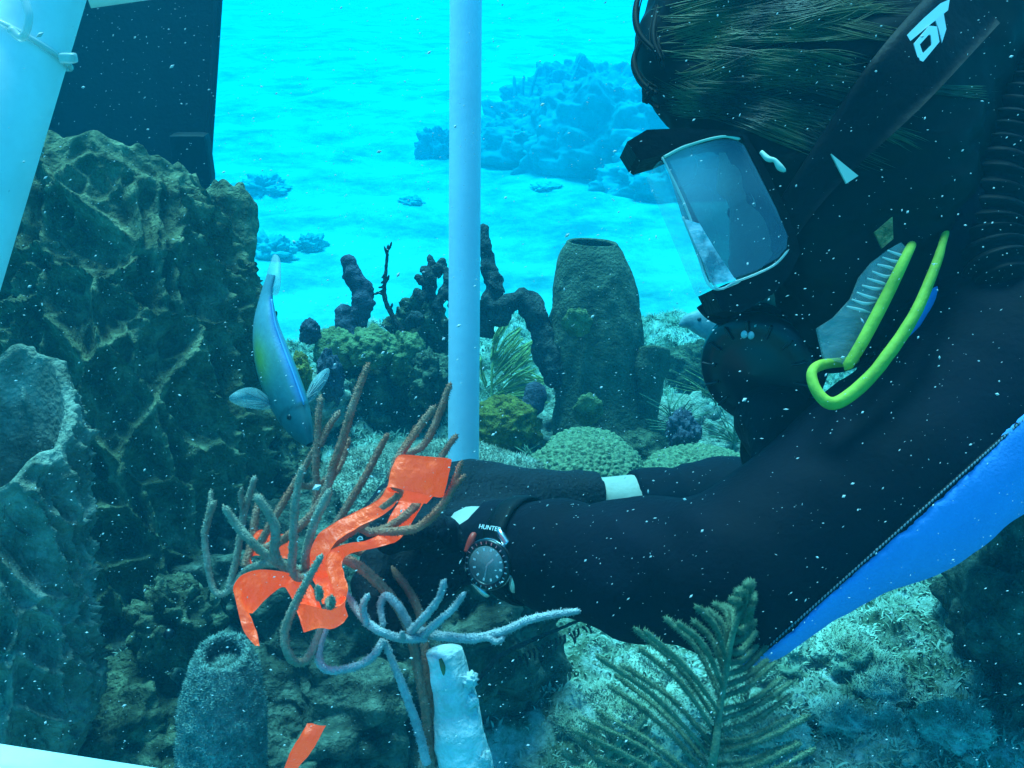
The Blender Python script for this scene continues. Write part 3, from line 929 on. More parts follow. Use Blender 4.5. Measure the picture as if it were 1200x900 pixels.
for q, (px, py, d, rr, m, lb) in enumerate([(800, 495, 1.78, (.07, .06, .05), 'crust', 'pale crusted rock right of the vase sponge foot'), (850, 520, 1.74, (.08, .06, .045), 'crust', 'pale crusted rock below the grey fish'), (800, 505, 1.55, (.025, .03, .03), 'purple', 'small blue-purple lump right of the vase sponge'),
                                            (830, 430, 2.05, (.09, .07, .05), 'dkolive', 'dark reef lump right under the grey fish'), (1130, 820, 1.2, (.07, .08, .05), 'dkolive', 'dark turfy lump in the lower right corner')]):
    tag(obj('reef_rock', lump(P(px, py, d), rr, 90 + q, .45, 3, 80, 50, .012, 60, low=-.9), MT[m]), lb, 'rock', 'rocks of the near reef')

# ------------------------------------------------------------------ far reef patch and algae clumps on the sand
def on_sand(px, py):
    """ground point under a pixel on the far sand"""
    d = FW + (px - 600) / F_PX * RT + (450 - py) / F_PX * UP
    t = (SAND_Z - CAM[2]) / d[2]
    q = CAM + d * t
    q[2] = gz(q[0], q[1])
    return q, t


for k, (px, py, wpx, hpx, lb) in enumerate([
    (640, 190, 95, 70, 'hazy blue reef mound behind the pole, left end of the far patch'), (735, 205, 120, 105, 'hazy blue reef mound, highest of the far patch'), (800, 232, 90, 60, 'hazy blue reef mound nearest to the mask'),
    (512, 190, 26, 34, 'small hazy clump left of the white pole'), (690, 160, 110, 80, 'hazy blue reef mound at the back of the far patch')]):
    q, t = on_sand(px, py)
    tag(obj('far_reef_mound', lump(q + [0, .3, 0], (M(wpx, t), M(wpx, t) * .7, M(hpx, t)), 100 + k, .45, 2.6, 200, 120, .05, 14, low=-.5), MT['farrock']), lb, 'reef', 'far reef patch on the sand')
for k, (ln, lb) in enumerate([([(603, 150), (604, 118), (602, 88)], 'hazy upright sea rod, leftmost on the far patch'), ([(612, 140), (612, 110), (614, 88)], 'hazy upright sea rod, second on the far patch'), ([(617, 145), (622, 110), (631, 78)], 'hazy leaning sea rod, third on the far patch'),
                               ([(655, 130), (668, 100), (683, 64)], 'long slanting hazy sea rod on the far patch top'), ([(580, 142), (581, 132), (580, 122)], 'short hazy sea rod right beside the pole')]):
    q, t = on_sand(640, 190)
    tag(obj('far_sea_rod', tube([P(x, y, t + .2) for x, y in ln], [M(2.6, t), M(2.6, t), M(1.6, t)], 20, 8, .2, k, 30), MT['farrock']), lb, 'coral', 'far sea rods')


for k, (px, py, r, h, lb) in enumerate([(308, 222, 28, 28, 'hazy dark algae clump on the sand, upper one right of the sponge'), (318, 296, 26, 36, 'hazy algae clump on the sand just right of the fish tail'), (362, 285, 18, 26, 'hazy algae clump on the sand, right one of a pair'),
                                        (482, 235, 14, 12, 'tiny algae tuft on the sand left of the pole'), (640, 222, 16, 10, 'tiny algae tuft on the sand under the far patch')]):
    q, t = on_sand(px, py)
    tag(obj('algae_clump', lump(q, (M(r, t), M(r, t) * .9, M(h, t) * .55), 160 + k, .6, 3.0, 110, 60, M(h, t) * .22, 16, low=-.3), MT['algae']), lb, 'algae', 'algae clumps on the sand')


# ------------------------------------------------------------------ pipes
def to_ground(a, b_):
    """extend the line a->b until it meets the seabed"""
    a = np.asarray(a); b_ = np.asarray(b_)
    d = (b_ - a) / np.linalg.norm(b_ - a)
    p = b_.copy()
    for _ in range(400):
        if p[2] < gz(p[0], p[1]) - .03: break
        p = p + d * .01
    return p


def pipe(a, b_, r, seg=28, n=12, wall=.003, rough=0.0):
    """open-ended pipe with wall thickness"""
    a = np.asarray(a); b_ = np.asarray(b_)
    t = (b_ - a) / np.linalg.norm(b_ - a)
    u = np.cross(t, [0, 1, 0.1]); u /= np.linalg.norm(u); w = np.cross(t, u)
    th = np.linspace(0, 2 * np.pi, seg, endpoint=False)
    D = np.cos(th)[:, None] * u + np.sin(th)[:, None] * w
    rows = [a + D * (r - wall) + t * .05, a + D * (r - wall), a + D * r] + [a + (b_ - a) * k + D * r for k in np.linspace(0.02, 1, n)] + [b_ + D * (r - wall), b_ + D * (r - wall) - t * .05]
    V = np.stack(rows, 1)
    if rough > 0:
        V = V + D[:, None, :] * (rough * fbm(V.reshape(-1, 3) * 55, 4, 3).reshape(V.shape[:2]))[:, :, None]
    return V.reshape(-1, 3), grid_faces(seg, len(rows), True)


a, b_ = P(547, -190, 1.07), P(543, 548, 1.12)
tag(obj('white_pipe', pipe(a, to_ground(a, b_), .0185), MT['pvc']), 'upright white plastic pipe in the middle, rising behind the gloved hand', 'pipe', 'white plastic pipes of the survey frame')
a, b_ = P(78, -120, .39), P(-62, 345, .38)
tag(obj('white_pipe', pipe(a, b_ + (b_ - a) * .8, .0178), MT['pvc_white']), 'slanting white plastic pipe in the upper left corner, closest to the viewer', 'pipe', 'white plastic pipes of the survey frame')
a, b_ = P(95, -31, .43), P(700, -112, .50)
tag(obj('white_pipe', pipe(a, b_, .0150), MT['pvc_white']), 'white pipe just showing along the top edge over the black fin', 'pipe', 'white plastic pipes of the survey frame')
a, b_ = P(-160, 890, .44), P(480, 986, .47)
tag(obj('white_pipe', pipe(a, b_, .0155), MT['pvc_white']), 'bright white pipe crossing the bottom left corner', 'pipe', 'white plastic pipes of the survey frame')
# cable tie on the slanting pipe
ct = thing('cable_tie', 'clear plastic cable tie round the slanting corner pipe', 'cable tie', P(40, 50, .375))
pc = P(78, -120, .39) + (P(-62, 345, .38) - P(78, -120, .39)) * .37
ax = (P(-62, 345, .38) - P(78, -120, .39)); ax /= np.linalg.norm(ax)
u = np.cross(ax, FW); u /= np.linalg.norm(u); w = np.cross(ax, u)
loop = []
for k in range(25):
    th = 2 * np.pi * k / 24
    loop.append(pc + (u * math.cos(th) + w * math.sin(th)) * .0192 + ax * .0035 * math.cos(th))
obj('band', tube(loop, .0012, 60, 8, round_tip=False), MT['clear'], ct)
obj('tail', tube([P(12, 34, .352), P(26, 44, .352), P(34, 20, .350), P(26, -8, .350)], .0016, 24, 8), MT['clear'], ct)
obj('buckle', box(P(80, 68, .372), (.0065, .004, .004), None, .001), MT['clear'], ct)

# stake the sea rod grows beside
a, b_ = P(521, 762, .70), P(546, 905, .705)
bt = to_ground(a, b_ + np.array([0, 0, -.02]))
stk = thing('stake', 'short white sediment-coated stake at the bottom centre, below the forearm', 'stake', bt)
ctr = [bt, b_, a * .5 + b_ * .5, a]
obj('post', tube(ctr, [.020, .0192, .0170, .0143], 110, 36, .13, 3, 45, round_tip=False), MT['pvc_old'], stk)
for k, (px, py, r) in enumerate([(549, 797, 11), (550, 822, 9), (565, 888, 10), (513, 806, 6)]):
    obj('crust_lump', lump(P(px, py, .695), [M(r, .7), M(r, .7) * .8, M(r, .7) * .9], k, .6, 3, 30, 22, .002, 200, low=-.98), MT['pvc_old'], stk)
obj('split', tube([P(516, 772, .684), P(519, 782, .6815), P(520, 792, .6795)], [M(2, .68), M(3.2, .68), M(1, .68)], 10, 6), MT['olive'], stk)

# black swim fin behind the barrel sponge
def slab(poly, d, th, tilt=0.0):
    """flat plate: pixel outline on a plane at distance d (tilt: change of distance over the outline height), real thickness"""
    n = len(poly)
    ys = [p[1] for p in poly]; y0, y1 = min(ys), max(ys)
    A = [P(x, y, d + tilt * (y - y0) / (y1 - y0 + 1e-9)) for x, y in poly]
    V = np.array(A + [q + FW * th for q in A])
    F = [list(range(n))[::-1], list(range(n, 2 * n))] + [[i, (i + 1) % n, n + (i + 1) % n, n + i] for i in range(n)]
    return V, F


fin = thing('swim_fin', 'long black flat swim fin standing behind the barrel sponge', 'swim fin', P(150, 400, 1.66))
obj('blade', slab([(104, -120), (264, -120), (256, 0), (246, 150), (230, 400), (20, 400), (50, 160), (92, -20)], 1.62, .012), MT['rubber'], fin, False)
for px0, px1 in ((256, 240), (90, 26)):
    obj('side_rail', tube([P(px0 + (8 if px0 > 200 else 12), -118, 1.615), P(246 if px0 > 200 else 52, 150, 1.615), P(230 if px0 > 200 else px1, 395, 1.615)], .007, 20, 10), MT['rubber'], fin)
obj('rail_stop', box(P(226, 186, 1.60), (.062, .035, .085), None, .006), MT['rubber'], fin)

# ------------------------------------------------------------------ sea rod coral
DR = .70
rb = P(505, 900, .70)
rg_ = np.array([rb[0] + .012, rb[1] + .03, gz(rb[0] + .012, rb[1] + .03) - .01])
rod = thing('sea_rod', 'many-branched brown and grey sea rod coral tied with orange ribbon', 'coral', rg_)
branches = [   # (points px,py,depth offset), radius px, pale?
    ([(506, 905, .00), (500, 840, .0), (490, 785, .0), (478, 735, .0), (462, 705, .0), (440, 680, -.005), (415, 660, -.01), (390, 652, -.01), (372, 668, 0)], [9, 9, 9, 9.5, 10, 10.5, 10.5, 10, 9], 0),
    ([(512, 902, .02), (506, 840, .02), (500, 780, .02), (492, 720, .03), (470, 680, .04), (440, 655, .05), (415, 645, .05), (395, 640, .04)], [9, 9, 9, 9, 9, 8.5, 8.5, 8], 0),
    ([(500, 895, -.01), (490, 855, -.012), (472, 805, -.014), (458, 770, -.016), (450, 750, -.018)], [8.5, 8.5, 8, 7.5, 7], 1),
    ([(450, 750, -.018), (438, 768, -.022), (420, 780, -.022), (388, 786, -.02), (374, 775, -.015), (376, 752, -.01), (382, 735, -.005), (386, 712, 0)], [7.5, 7.5, 7.5, 7.5, 8, 8, 8, 8], 1),
    ([(484, 742, -.005), (468, 712, -.01), (452, 698, -.01), (446, 712, -.01), (450, 735, -.015)], [7, 8, 8, 7, 7], 1),
    ([(680, 716, -.03), (650, 720, -.03), (618, 727, -.03), (590, 740, -.028), (555, 748, -.025), (520, 746, -.02), (500, 742, -.01), (480, 735, 0)][::-1], [9, 9, 9, 9, 8.5, 8, 7.5, 6.5], 1),
    ([(500, 748, -.02), (470, 748, -.025), (442, 738, -.03), (424, 722, -.025), (412, 705, -.01), (402, 690, 0)], [7.5, 8, 8, 7.5, 7, 7], 1),
    ([(480, 742, -.02), (498, 722, -.03), (515, 700, -.035), (521, 679, -.04)], [8, 7.5, 7, 6], 1),
    ([(492, 748, -.02), (512, 730, -.028), (532, 712, -.03), (545, 694, -.034)], [7.5, 7, 6.5, 5.5], 1),
    ([(430, 732, -.03), (425, 712, -.034), (432, 696, -.04)], [6.5, 6.5, 6], 1),
    ([(384, 712, .0), (372, 748, -.01), (360, 772, -.02), (346, 776, -.03), (335, 760, -.035), (334, 738, -.035), (342, 716, -.04), (357, 686, -.045), (377, 650, -.05)], [7, 7.5, 7.5, 8, 8.5, 8.5, 8.5, 8, 6.5], 1),
    ([(372, 668, 0), (350, 668, -.01), (333, 664, -.02), (322, 648, -.025), (323, 622, -.03), (315, 602, -.035), (299, 580, -.04)], [9, 9, 9, 9.5, 9.5, 9, 8.5], 1),
    ([(333, 664, -.02), (312, 650, -.025), (292, 632, -.03), (278, 616, -.03), (262, 593, -.035)], [8.5, 8.5, 8.5, 9, 7.5], 1),
    ([(350, 668, .01), (320, 660, .02), (290, 668, .03), (270, 690, .03), (258, 697, .03), (249, 688, .03), (243, 660, .03), (240, 625, .03), (246, 602, .03), (252, 587, .028)], [8, 8, 8, 7, 6.5, 6.5, 7, 7.5, 7.5, 6.5], 1),
    ([(242, 618, .03), (246, 596, .036), (247, 574, .04)], [6, 6, 5.5], 1),
    ([(268, 688, .03), (276, 660, .03), (281, 630, .03), (286, 600, .03), (294, 575, .03), (299, 558, .028)], [6.5, 7, 7, 7.5, 7, 6.5], 1),
    ([(285, 605, .03), (282, 580, .025), (284, 572, .022)], [4.5, 4.5, 4], 1),
    ([(287, 665, .04), (296, 630, .05), (300, 600, .055), (306, 580, .06)], [8, 8, 7.5, 6], 0),
    ([(366, 668, -.01), (352, 678, -.02), (342, 668, -.025), (343, 645, -.03), (345, 600, -.035), (349, 570, -.038), (355, 546, -.04)], [7, 7.5, 7.5, 8, 8, 7.5, 6.5], 1),
    ([(364, 672, 0), (358, 660, -.015), (361, 636, -.02), (370, 608, -.025), (380, 588, -.028), (387, 573, -.03)], [7, 8, 8, 8.5, 9, 7.5], 1),
    ([(300, 645, .02), (326, 636, .02), (345, 622, .015), (368, 600, .012), (382, 575, .01), (390, 548, .008), (400, 520, .005), (413, 477, 0), (424, 446, 0), (432, 426, 0)], [7.5, 8, 8, 8, 8, 8.5, 9, 8.5, 7.5, 6], 0),
    ([(388, 560, .01), (400, 540, .02), (409, 513, .025)], [7, 7, 6], 0),
    ([(368, 600, .03), (371, 578, .03), (370, 545, .03), (372, 515, .03), (373, 490, .03), (376, 464, .03)], [7, 7, 7.5, 7.5, 7, 6], 0),
    ([(374, 522, .03), (384, 502, .033), (398, 482, .036)], [7, 7, 6], 0),
    ([(302, 642, .04), (322, 606, .04), (345, 567, .045), (360, 542, .045), (374, 518, .04)], [7.5, 7.5, 7.5, 7, 6.5], 0),
    ([(345, 567, .045), (365, 570, .05), (385, 560, .05), (395, 540, .05)], [6.5, 6.5, 6.5, 5.5], 0),
    ([(390, 620, .06), (400, 605, .06), (416, 578, .06), (432, 551, .06), (446, 524, .06), (455, 508, .06)], [7, 7.5, 8, 8, 7.5, 6.5], 0),
    ([(372, 655, 0), (392, 636, 0), (424, 615, -.01), (448, 596, -.02), (468, 578, -.03), (459, 566, -.045), (462, 545, -.05), (476, 522, -.045), (493, 498, -.04), (510, 476, -.04)], [8.5, 8.5, 8, 8, 7.5, 6.5, 7, 8, 8, 7], 0),
    ([(476, 532, .03), (494, 524, .03), (505, 508, .03), (516, 482, .03), (523, 462, .03), (528, 449, .03)], [6.5, 7, 7.5, 7.5, 7, 6], 0),
    ([(420, 617, -.005), (436, 624, 0), (460, 615, 0), (482, 598, 0), (500, 578, .02), (515, 540, .03), (526, 522, .03), (536, 509, .03)], [7.5, 8, 8, 8, 7.5, 7, 7, 6], 0),
    ([(440, 624, 0), (470, 622, -.01), (490, 618, -.015), (512, 600, -.02), (528, 576, -.025), (535, 558, -.025), (541, 540, -.025)], [7, 8, 8, 8, 7.5, 7, 5.5], 0),
    ([(530, 572, -.025), (545, 557, -.03)], [5.5, 4.5], 0),
    ([(392, 640, .05), (420, 610, .055), (440, 590, .055), (455, 572, .05)], [7, 7, 6.5, 6], 0),
    ([(372, 690, -.03), (374, 700, -.055), (375, 694, -.066), (372, 686, -.07)], [5.5, 5.5, 5.5, 5], 1),
    ([(384, 700, -.03), (386, 712, -.055), (390, 706, -.066), (388, 698, -.07)], [5.5, 5.5, 5.5, 5], 1),
    ([(472, 748, -.028), (471, 741, -.04)], [5, 4], 1),
    ([(570, 746, -.03), (582, 752, -.03), (592, 746, -.03)], [6, 6.5, 5], 1),
]
obj('holdfast', tube([rg_, rg_ * .5 + rb * .5 + np.array([.004, 0, 0]), rb + np.array([0, .004, 0])], [.016, .010, .0095], 30, 14, .15, 4, 150, round_tip=False), MT['rod_pale'], rod)
for k, (ln, rr, pale) in enumerate(branches):
    pts = [P(x, y, DR + dz) for x, y, dz in ln]
    rad = [M(r * .62 * (1 - .18 * i / (len(rr) - 1)), DR) for i, r in enumerate(rr)]
    L = sum(np.linalg.norm(np.array(pts[i + 1]) - pts[i]) for i in range(len(pts) - 1))
    v, f = tube(pts, rad, max(10, int(L / .0016)), 14, .15, k, 480)
    mean = np.mean([q[:2] for q in ln], 0)
    mt_ = 'rod' if not pale else ('rod_light' if mean[1] > 690 and mean[0] > 400 else 'rod_pale')
    o = obj('branch', (v, f), MT[mt_], rod)
    tag(obj('polyps', fuzz(o.data, .6, .0016, .00045, 300 + k, .5), MT[mt_], o), kind='stuff')


# ------------------------------------------------------------------ orange ribbon
def ribbon(pairs, n=None, th=.0004):
    e0 = np.array([P(*a) for a, _ in pairs]); e1 = np.array([P(*b) for _, b in pairs])
    n = n or len(pairs) * 14
    s = spline(np.hstack([(e0 + e1) / 2, e0, e1]), n)
    L, Rr = s[:, 3:6], s[:, 6:9]
    m = 9
    tt = np.linspace(0, 1, m)
    S = L[:, None] * (1 - tt)[None, :, None] + Rr[:, None] * tt[None, :, None]
    du = np.gradient(S, axis=0); dv = np.gradient(S, axis=1)
    nr = np.cross(du, dv); nr /= np.linalg.norm(nr, axis=2)[:, :, None] + 1e-12
    bow = (np.sin(tt * math.pi) * .0010)[None, :, None]
    wr = (.0011 * vnoise(S.reshape(-1, 3) * 80, 5) + .0007 * vnoise(S.reshape(-1, 3) * 210, 6)).reshape(n, m, 1)
    S = S + nr * (bow + wr)
    V = np.stack([S + nr * th / 2, S - nr * th / 2], 0).reshape(-1, 3)
    F = grid_faces(n, m)
    F2 = F[:, ::-1] + n * m
    side = []
    for i in range(n - 1):
        for j in (0, m - 1):
            q = [i * m + j, (i + 1) * m + j, n * m + (i + 1) * m + j, n * m + i * m + j]
            side.append(q if j == 0 else q[::-1])
    for j in range(m - 1):
        for i in (0, n - 1):
            q = [i * m + j, i * m + j + 1, n * m + i * m + j + 1, n * m + i * m + j]
            side.append(q[::-1] if i == 0 else q)
    return V, np.vstack([F, F2, np.array(side)])


rbn = thing('orange_ribbon', 'bright orange survey ribbon knotted through the sea rod branches', 'ribbon', P(400, 650, .68))
W = lambda *a: [((x0, y0, d0), (x1, y1, d1)) for x0, y0, d0, x1, y1, d1 in a]
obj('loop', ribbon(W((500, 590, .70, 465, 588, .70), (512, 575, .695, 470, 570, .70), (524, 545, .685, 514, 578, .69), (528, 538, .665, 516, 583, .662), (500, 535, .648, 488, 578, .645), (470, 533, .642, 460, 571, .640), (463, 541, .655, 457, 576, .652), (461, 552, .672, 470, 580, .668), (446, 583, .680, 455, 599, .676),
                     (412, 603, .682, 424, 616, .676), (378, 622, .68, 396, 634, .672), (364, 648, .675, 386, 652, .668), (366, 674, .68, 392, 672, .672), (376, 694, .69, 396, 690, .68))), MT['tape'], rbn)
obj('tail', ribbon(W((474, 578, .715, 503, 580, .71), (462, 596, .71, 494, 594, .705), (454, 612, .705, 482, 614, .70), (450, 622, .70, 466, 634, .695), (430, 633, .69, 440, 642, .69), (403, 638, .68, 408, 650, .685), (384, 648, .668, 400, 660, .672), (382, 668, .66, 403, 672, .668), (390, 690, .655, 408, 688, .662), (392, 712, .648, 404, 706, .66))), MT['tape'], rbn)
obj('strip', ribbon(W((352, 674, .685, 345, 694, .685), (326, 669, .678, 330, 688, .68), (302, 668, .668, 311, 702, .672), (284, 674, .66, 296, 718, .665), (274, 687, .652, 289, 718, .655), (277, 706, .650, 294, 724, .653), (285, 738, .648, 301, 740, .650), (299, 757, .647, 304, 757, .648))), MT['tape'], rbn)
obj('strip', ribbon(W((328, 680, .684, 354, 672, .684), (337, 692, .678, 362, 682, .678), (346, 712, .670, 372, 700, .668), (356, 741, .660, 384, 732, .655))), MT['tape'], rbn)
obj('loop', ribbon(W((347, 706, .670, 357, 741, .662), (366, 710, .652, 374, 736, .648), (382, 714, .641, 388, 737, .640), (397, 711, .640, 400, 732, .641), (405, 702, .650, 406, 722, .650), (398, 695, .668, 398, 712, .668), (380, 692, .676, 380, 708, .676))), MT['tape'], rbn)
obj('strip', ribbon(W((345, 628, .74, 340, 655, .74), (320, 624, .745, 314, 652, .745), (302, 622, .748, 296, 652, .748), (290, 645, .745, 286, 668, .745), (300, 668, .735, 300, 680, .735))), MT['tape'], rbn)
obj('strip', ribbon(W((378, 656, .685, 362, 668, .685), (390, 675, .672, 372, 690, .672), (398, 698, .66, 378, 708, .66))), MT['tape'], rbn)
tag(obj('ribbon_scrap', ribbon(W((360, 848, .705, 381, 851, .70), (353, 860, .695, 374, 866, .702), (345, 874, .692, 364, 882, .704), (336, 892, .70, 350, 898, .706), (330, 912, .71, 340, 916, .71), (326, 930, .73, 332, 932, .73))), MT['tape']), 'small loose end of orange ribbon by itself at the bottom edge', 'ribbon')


# ------------------------------------------------------------------ fish
def vcol_mat(name, rough=.45):
    m = bpy.data.materials.new(name); m.use_nodes = True
    nt = m.node_tree; b = nt.nodes["Principled BSDF"]
    at = nt.nodes.new("ShaderNodeAttribute"); at.attribute_name = "tone"
    n = nt.nodes.new("ShaderNodeTexNoise"); n.inputs["Scale"].default_value = 160
    tc = nt.nodes.new("ShaderNodeTexCoord"); nt.links.new(tc.outputs["Object"], n.inputs["Vector"])
    mx = nt.nodes.new("ShaderNodeMixRGB"); mx.blend_type = 'MULTIPLY'; mx.inputs[0].default_value = .35
    nt.links.new(at.outputs["Color"], mx.inputs[1]); nt.links.new(n.outputs["Fac"], mx.inputs[2])
    nt.links.new(mx.outputs[0], b.inputs["Base Color"])
    vo = nt.nodes.new("ShaderNodeTexVoronoi"); vo.inputs["Scale"].default_value = 330
    nt.links.new(tc.outputs["Object"], vo.inputs["Vector"])
    bp = nt.nodes.new("ShaderNodeBump"); bp.inputs["Strength"].default_value = .10; bp.inputs["Distance"].default_value = .001
    nt.links.new(vo.outputs["Distance"], bp.inputs["Height"]); nt.links.new(bp.outputs[0], b.inputs["Normal"])
    b.inputs["Roughness"].default_value = rough
    return m


MT['fish'] = vcol_mat('fish skin')
MT['fin_mem'] = mat('fish fin membrane', (.28, .46, .48), (.40, .58, .60), 80, .5, 0, 1, .4, alpha=.38)
MT['gfish'] = mat('grey fish skin', (.16, .20, .22), (.30, .35, .36), 60, .5, .1, 300, .4)


def fish_body(spine, hh, tt, hdir, n=70, seg=24):
    k = np.hstack([np.asarray(spine), np.asarray(hh)[:, None], np.asarray(tt)[:, None]])
    s = spline(k, n)
    c = s[:, :3]
    t = np.gradient(c, axis=0); t /= np.linalg.norm(t, axis=1)[:, None]
    h = np.asarray(hdir) - t * (t @ np.asarray(hdir))[:, None]; h /= np.linalg.norm(h, axis=1)[:, None]
    w = np.cross(t, h)
    a = np.linspace(0, 2 * np.pi, seg, endpoint=False)
    V = c[:, None] + np.cos(a)[None, :, None] * h[:, None] * s[:, 3][:, None, None] + np.sin(a)[None, :, None] * w[:, None] * s[:, 4][:, None, None]
    return V.reshape(-1, 3), np.stack([np.stack([i * seg + np.arange(seg), i * seg + (np.arange(seg) + 1) % seg, (i + 1) * seg + (np.arange(seg) + 1) % seg, (i + 1) * seg + np.arange(seg)], 1) for i in range(n - 1)]).reshape(-1, 4), c, h, w, s


DF = 1.02
fsh = thing('fish', 'blue-green parrotfish-like fish diving head down beside the barrel sponge', 'fish', P(330, 430, DF))
hd_ = -FW * .72 + RT * .62 + UP * .12
sp_px = [(318, 322, .02), (312, 348, .02), (311, 378, .015), (317, 412, .01), (329, 448, 0), (343, 480, -.01), (355, 505, -.02), (363, 521, -.026)]
V, Fq, c, h, w, s = fish_body([P(x, y, DF + d) for x, y, d in sp_px], [M(r, DF) for r in (10, 13, 21, 29, 32, 28, 18, 5)], [M(r, DF) for r in (3, 6, 12, 17, 19, 17, 11, 4)], hd_)
fb = obj('body', (V, Fq), MT['fish'], fsh)
rel = np.repeat(np.linspace(0, 1, len(c)), 24)
ang = np.tile(np.linspace(0, 2 * np.pi, 24, endpoint=False), len(c))
side = np.cos(ang)                       # +1 = back ridge
tone = np.empty((len(V), 4), np.float32); tone[:, 3] = 1
base = np.array([.20, .42, .50])[None] * (1 - sstep(.3, .6, rel))[:, None] + np.array([.08, .28, .30])[None] * sstep(.3, .6, rel)[:, None]
yl = (np.exp(-((rel - .46) / .14) ** 2) * np.exp(-((side - .05) / .55) ** 2))[:, None]
base = base * (1 - yl) + np.array([.36, .52, .05])[None] * yl
bl = (np.clip((side - .93) / .06, 0, 1) * (rel > .12) * (rel < .8))[:, None]
base = base * (1 - bl) + np.array([.10, .30, .66])[None] * bl
gill = (np.exp(-((rel - .80 - .03 * side ** 2) / .012) ** 2))[:, None]
dark = (sstep(.72, .95, rel) * .35)[:, None]
tone[:, :3] = base * .68 * (1 - .55 * gill) * (1 - dark)
at_ = fb.data.color_attributes.new("tone", 'FLOAT_COLOR', 'POINT'); at_.data.foreach_set("color", tone.ravel())


def fin_mesh(outline, th=.0008, nrm=FW):
    """outline: list of world points of a thin fin (fan)"""
    A = np.array(outline)
    if len(A) < 20:
        A = spline(np.vstack([A, A[:1]]), 45)[:44]
    n = len(A)
    V = np.vstack([A + nrm * th / 2, A - nrm * th / 2])
    F = [list(range(n)), list(range(n, 2 * n))[::-1]] + [[i, n + i, n + (i + 1) % n, (i + 1) % n] for i in range(n)]
    return V, F


obj('tail_fin', fin_mesh([P(311, 340, DF + .018), P(312, 325, DF + .02), P(318, 305, DF + .025), P(322, 298, DF + .028), P(328, 304, DF + .022), P(329, 325, DF + .012), P(327, 342, DF + .008), P(321, 346, DF + .01)], .0022), MT['fin_mem'], fsh)
obj('pectoral_fin', fin_mesh([P(318, 468, DF - .005), P(300, 455, DF - .02), P(282, 456, DF - .03), P(268, 467, DF - .035), P(282, 476, DF - .03), P(305, 480, DF - .015), P(320, 478, DF - .005)]), MT['fin_mem'], fsh)
obj('pectoral_fin', fin_mesh([P(358, 464, DF + .01), P(366, 446, DF + .02), P(378, 434, DF + .03), P(386, 432, DF + .032), P(384, 444, DF + .03), P(374, 460, DF + .02), P(362, 472, DF + .01)]), MT['fin_mem'], fsh)
for root_, tips in (((319, 473, -.004), [(300, 457, -.02), (284, 458, -.03), (272, 467, -.034), (284, 474, -.03), (303, 478, -.016)]), ((359, 467, .01), [(367, 448, .02), (377, 437, .03), (384, 434, .032), (383, 443, .03), (373, 458, .02)])):
    for tp in tips:
        obj('fin_ray', tube([P(root_[0], root_[1], DF + root_[2] - .0008), P((root_[0] + tp[0]) / 2, (root_[1] + tp[1]) / 2, DF + (root_[2] + tp[2]) / 2 - .001), P(tp[0], tp[1], DF + tp[2] - .0008)], [.0008, .0006, .0003], 10, 6), MT['gfish'], fsh)
dors = [c[i] + h[i] * (s[i, 3] * .95) for i in range(10, 58)] + [c[i] + h[i] * (s[i, 3] + .002) for i in range(57, 9, -1)]
obj('dorsal_fin', fin_mesh(dors, .0012, w[30]), mat('blue fin ridge', (.12, .34, .60), None, rough=.5), fsh)
for sg in (-1, 1):
    e = c[58] + h[58] * s[58, 3] * .35 + w[58] * sg * s[58, 4] * .88
    obj('eye', lump(e, (.0032, .0032, .0032), 1, 0, 1, 16, 12, low=-.98), MT['gloss'], fsh)

DG = 1.72
gf = thing('fish', 'grey fish half hidden behind the regulator', 'fish', P(850, 385, DG))
V, Fq, c, h, w, s = fish_body([P(x, y, DG) for x, y in [(796, 381), (808, 377), (830, 379), (858, 384), (885, 390), (905, 394)]], [M(r, DG) for r in (2, 10, 19, 20, 12, 6)], [M(r, DG) for r in (2, 6, 9, 9, 6, 2)], UP)
obj('body', (V, Fq), MT['gfish'], gf)
obj('tail_fin', fin_mesh([P(900, 390, DG), P(930, 372, DG), P(924, 398, DG), P(928, 420, DG), P(900, 398, DG)]), MT['gfish'], gf)
for sg in (-1, 1):
    obj('eye', lump(c[14] + h[14] * .004 + w[14] * sg * s[14, 4] * .9, (.004,) * 3, 1, 0, 1, 16, 12, low=-.98), MT['gloss'], gf)


# ------------------------------------------------------------------ diver
f3 = -.94 * RT - .34 * UP
u3 = -.34 * RT + .94 * UP
s3 = FW
HR = np.stack([f3, s3, u3], 1)
E = P(885, 235, .74)
SK = E - f3 * .085 + u3 * .03
NK = E - f3 * .11 - u3 * .06
C0 = P(1205, 415, .90)
TD = RT * .96 - UP * .20 + FW * .10; TD /= np.linalg.norm(TD)
PV = C0 + TD * .50
SHN, SHF = P(1206, 428, .715), P(1150, 400, 1.08)
ELN, ELF = P(862, 672, .665), P(985, 590, 1.06)
WRN, WRF = P(556, 632, .805), P(690, 589, .985)
caps_core = [  # a, b, ra, rb, blend
    (NK, P(1150, 375, .90), .060, .070, .03),
    (C0 - FW * .07, PV - FW * .05, .125, .105, .05), (C0 + FW * .07, PV + FW * .05, .125, .105, .05),
    (P(1160, 395, .90), SHN, .085, .070, .05), (P(1160, 395, .90), SHF, .085, .070, .05),
    (SHN, P(1042, 556, .69), .082, .063, .02), (P(1042, 556, .69), ELN, .064, .051, .02),
    (ELN, P(760, 668, .71), .049, .0455, .02), (P(760, 668, .71), P(660, 654, .755), .0455, .0385, .015), (P(660, 654, .755), WRN, .0385, .029, .015),
    (SHF, ELF, .065, .047, .03), (ELF, P(850, 588, 1.02), .046, .039, .02), (P(850, 588, 1.02), WRF, .038, .026, .02),
]
legs = []
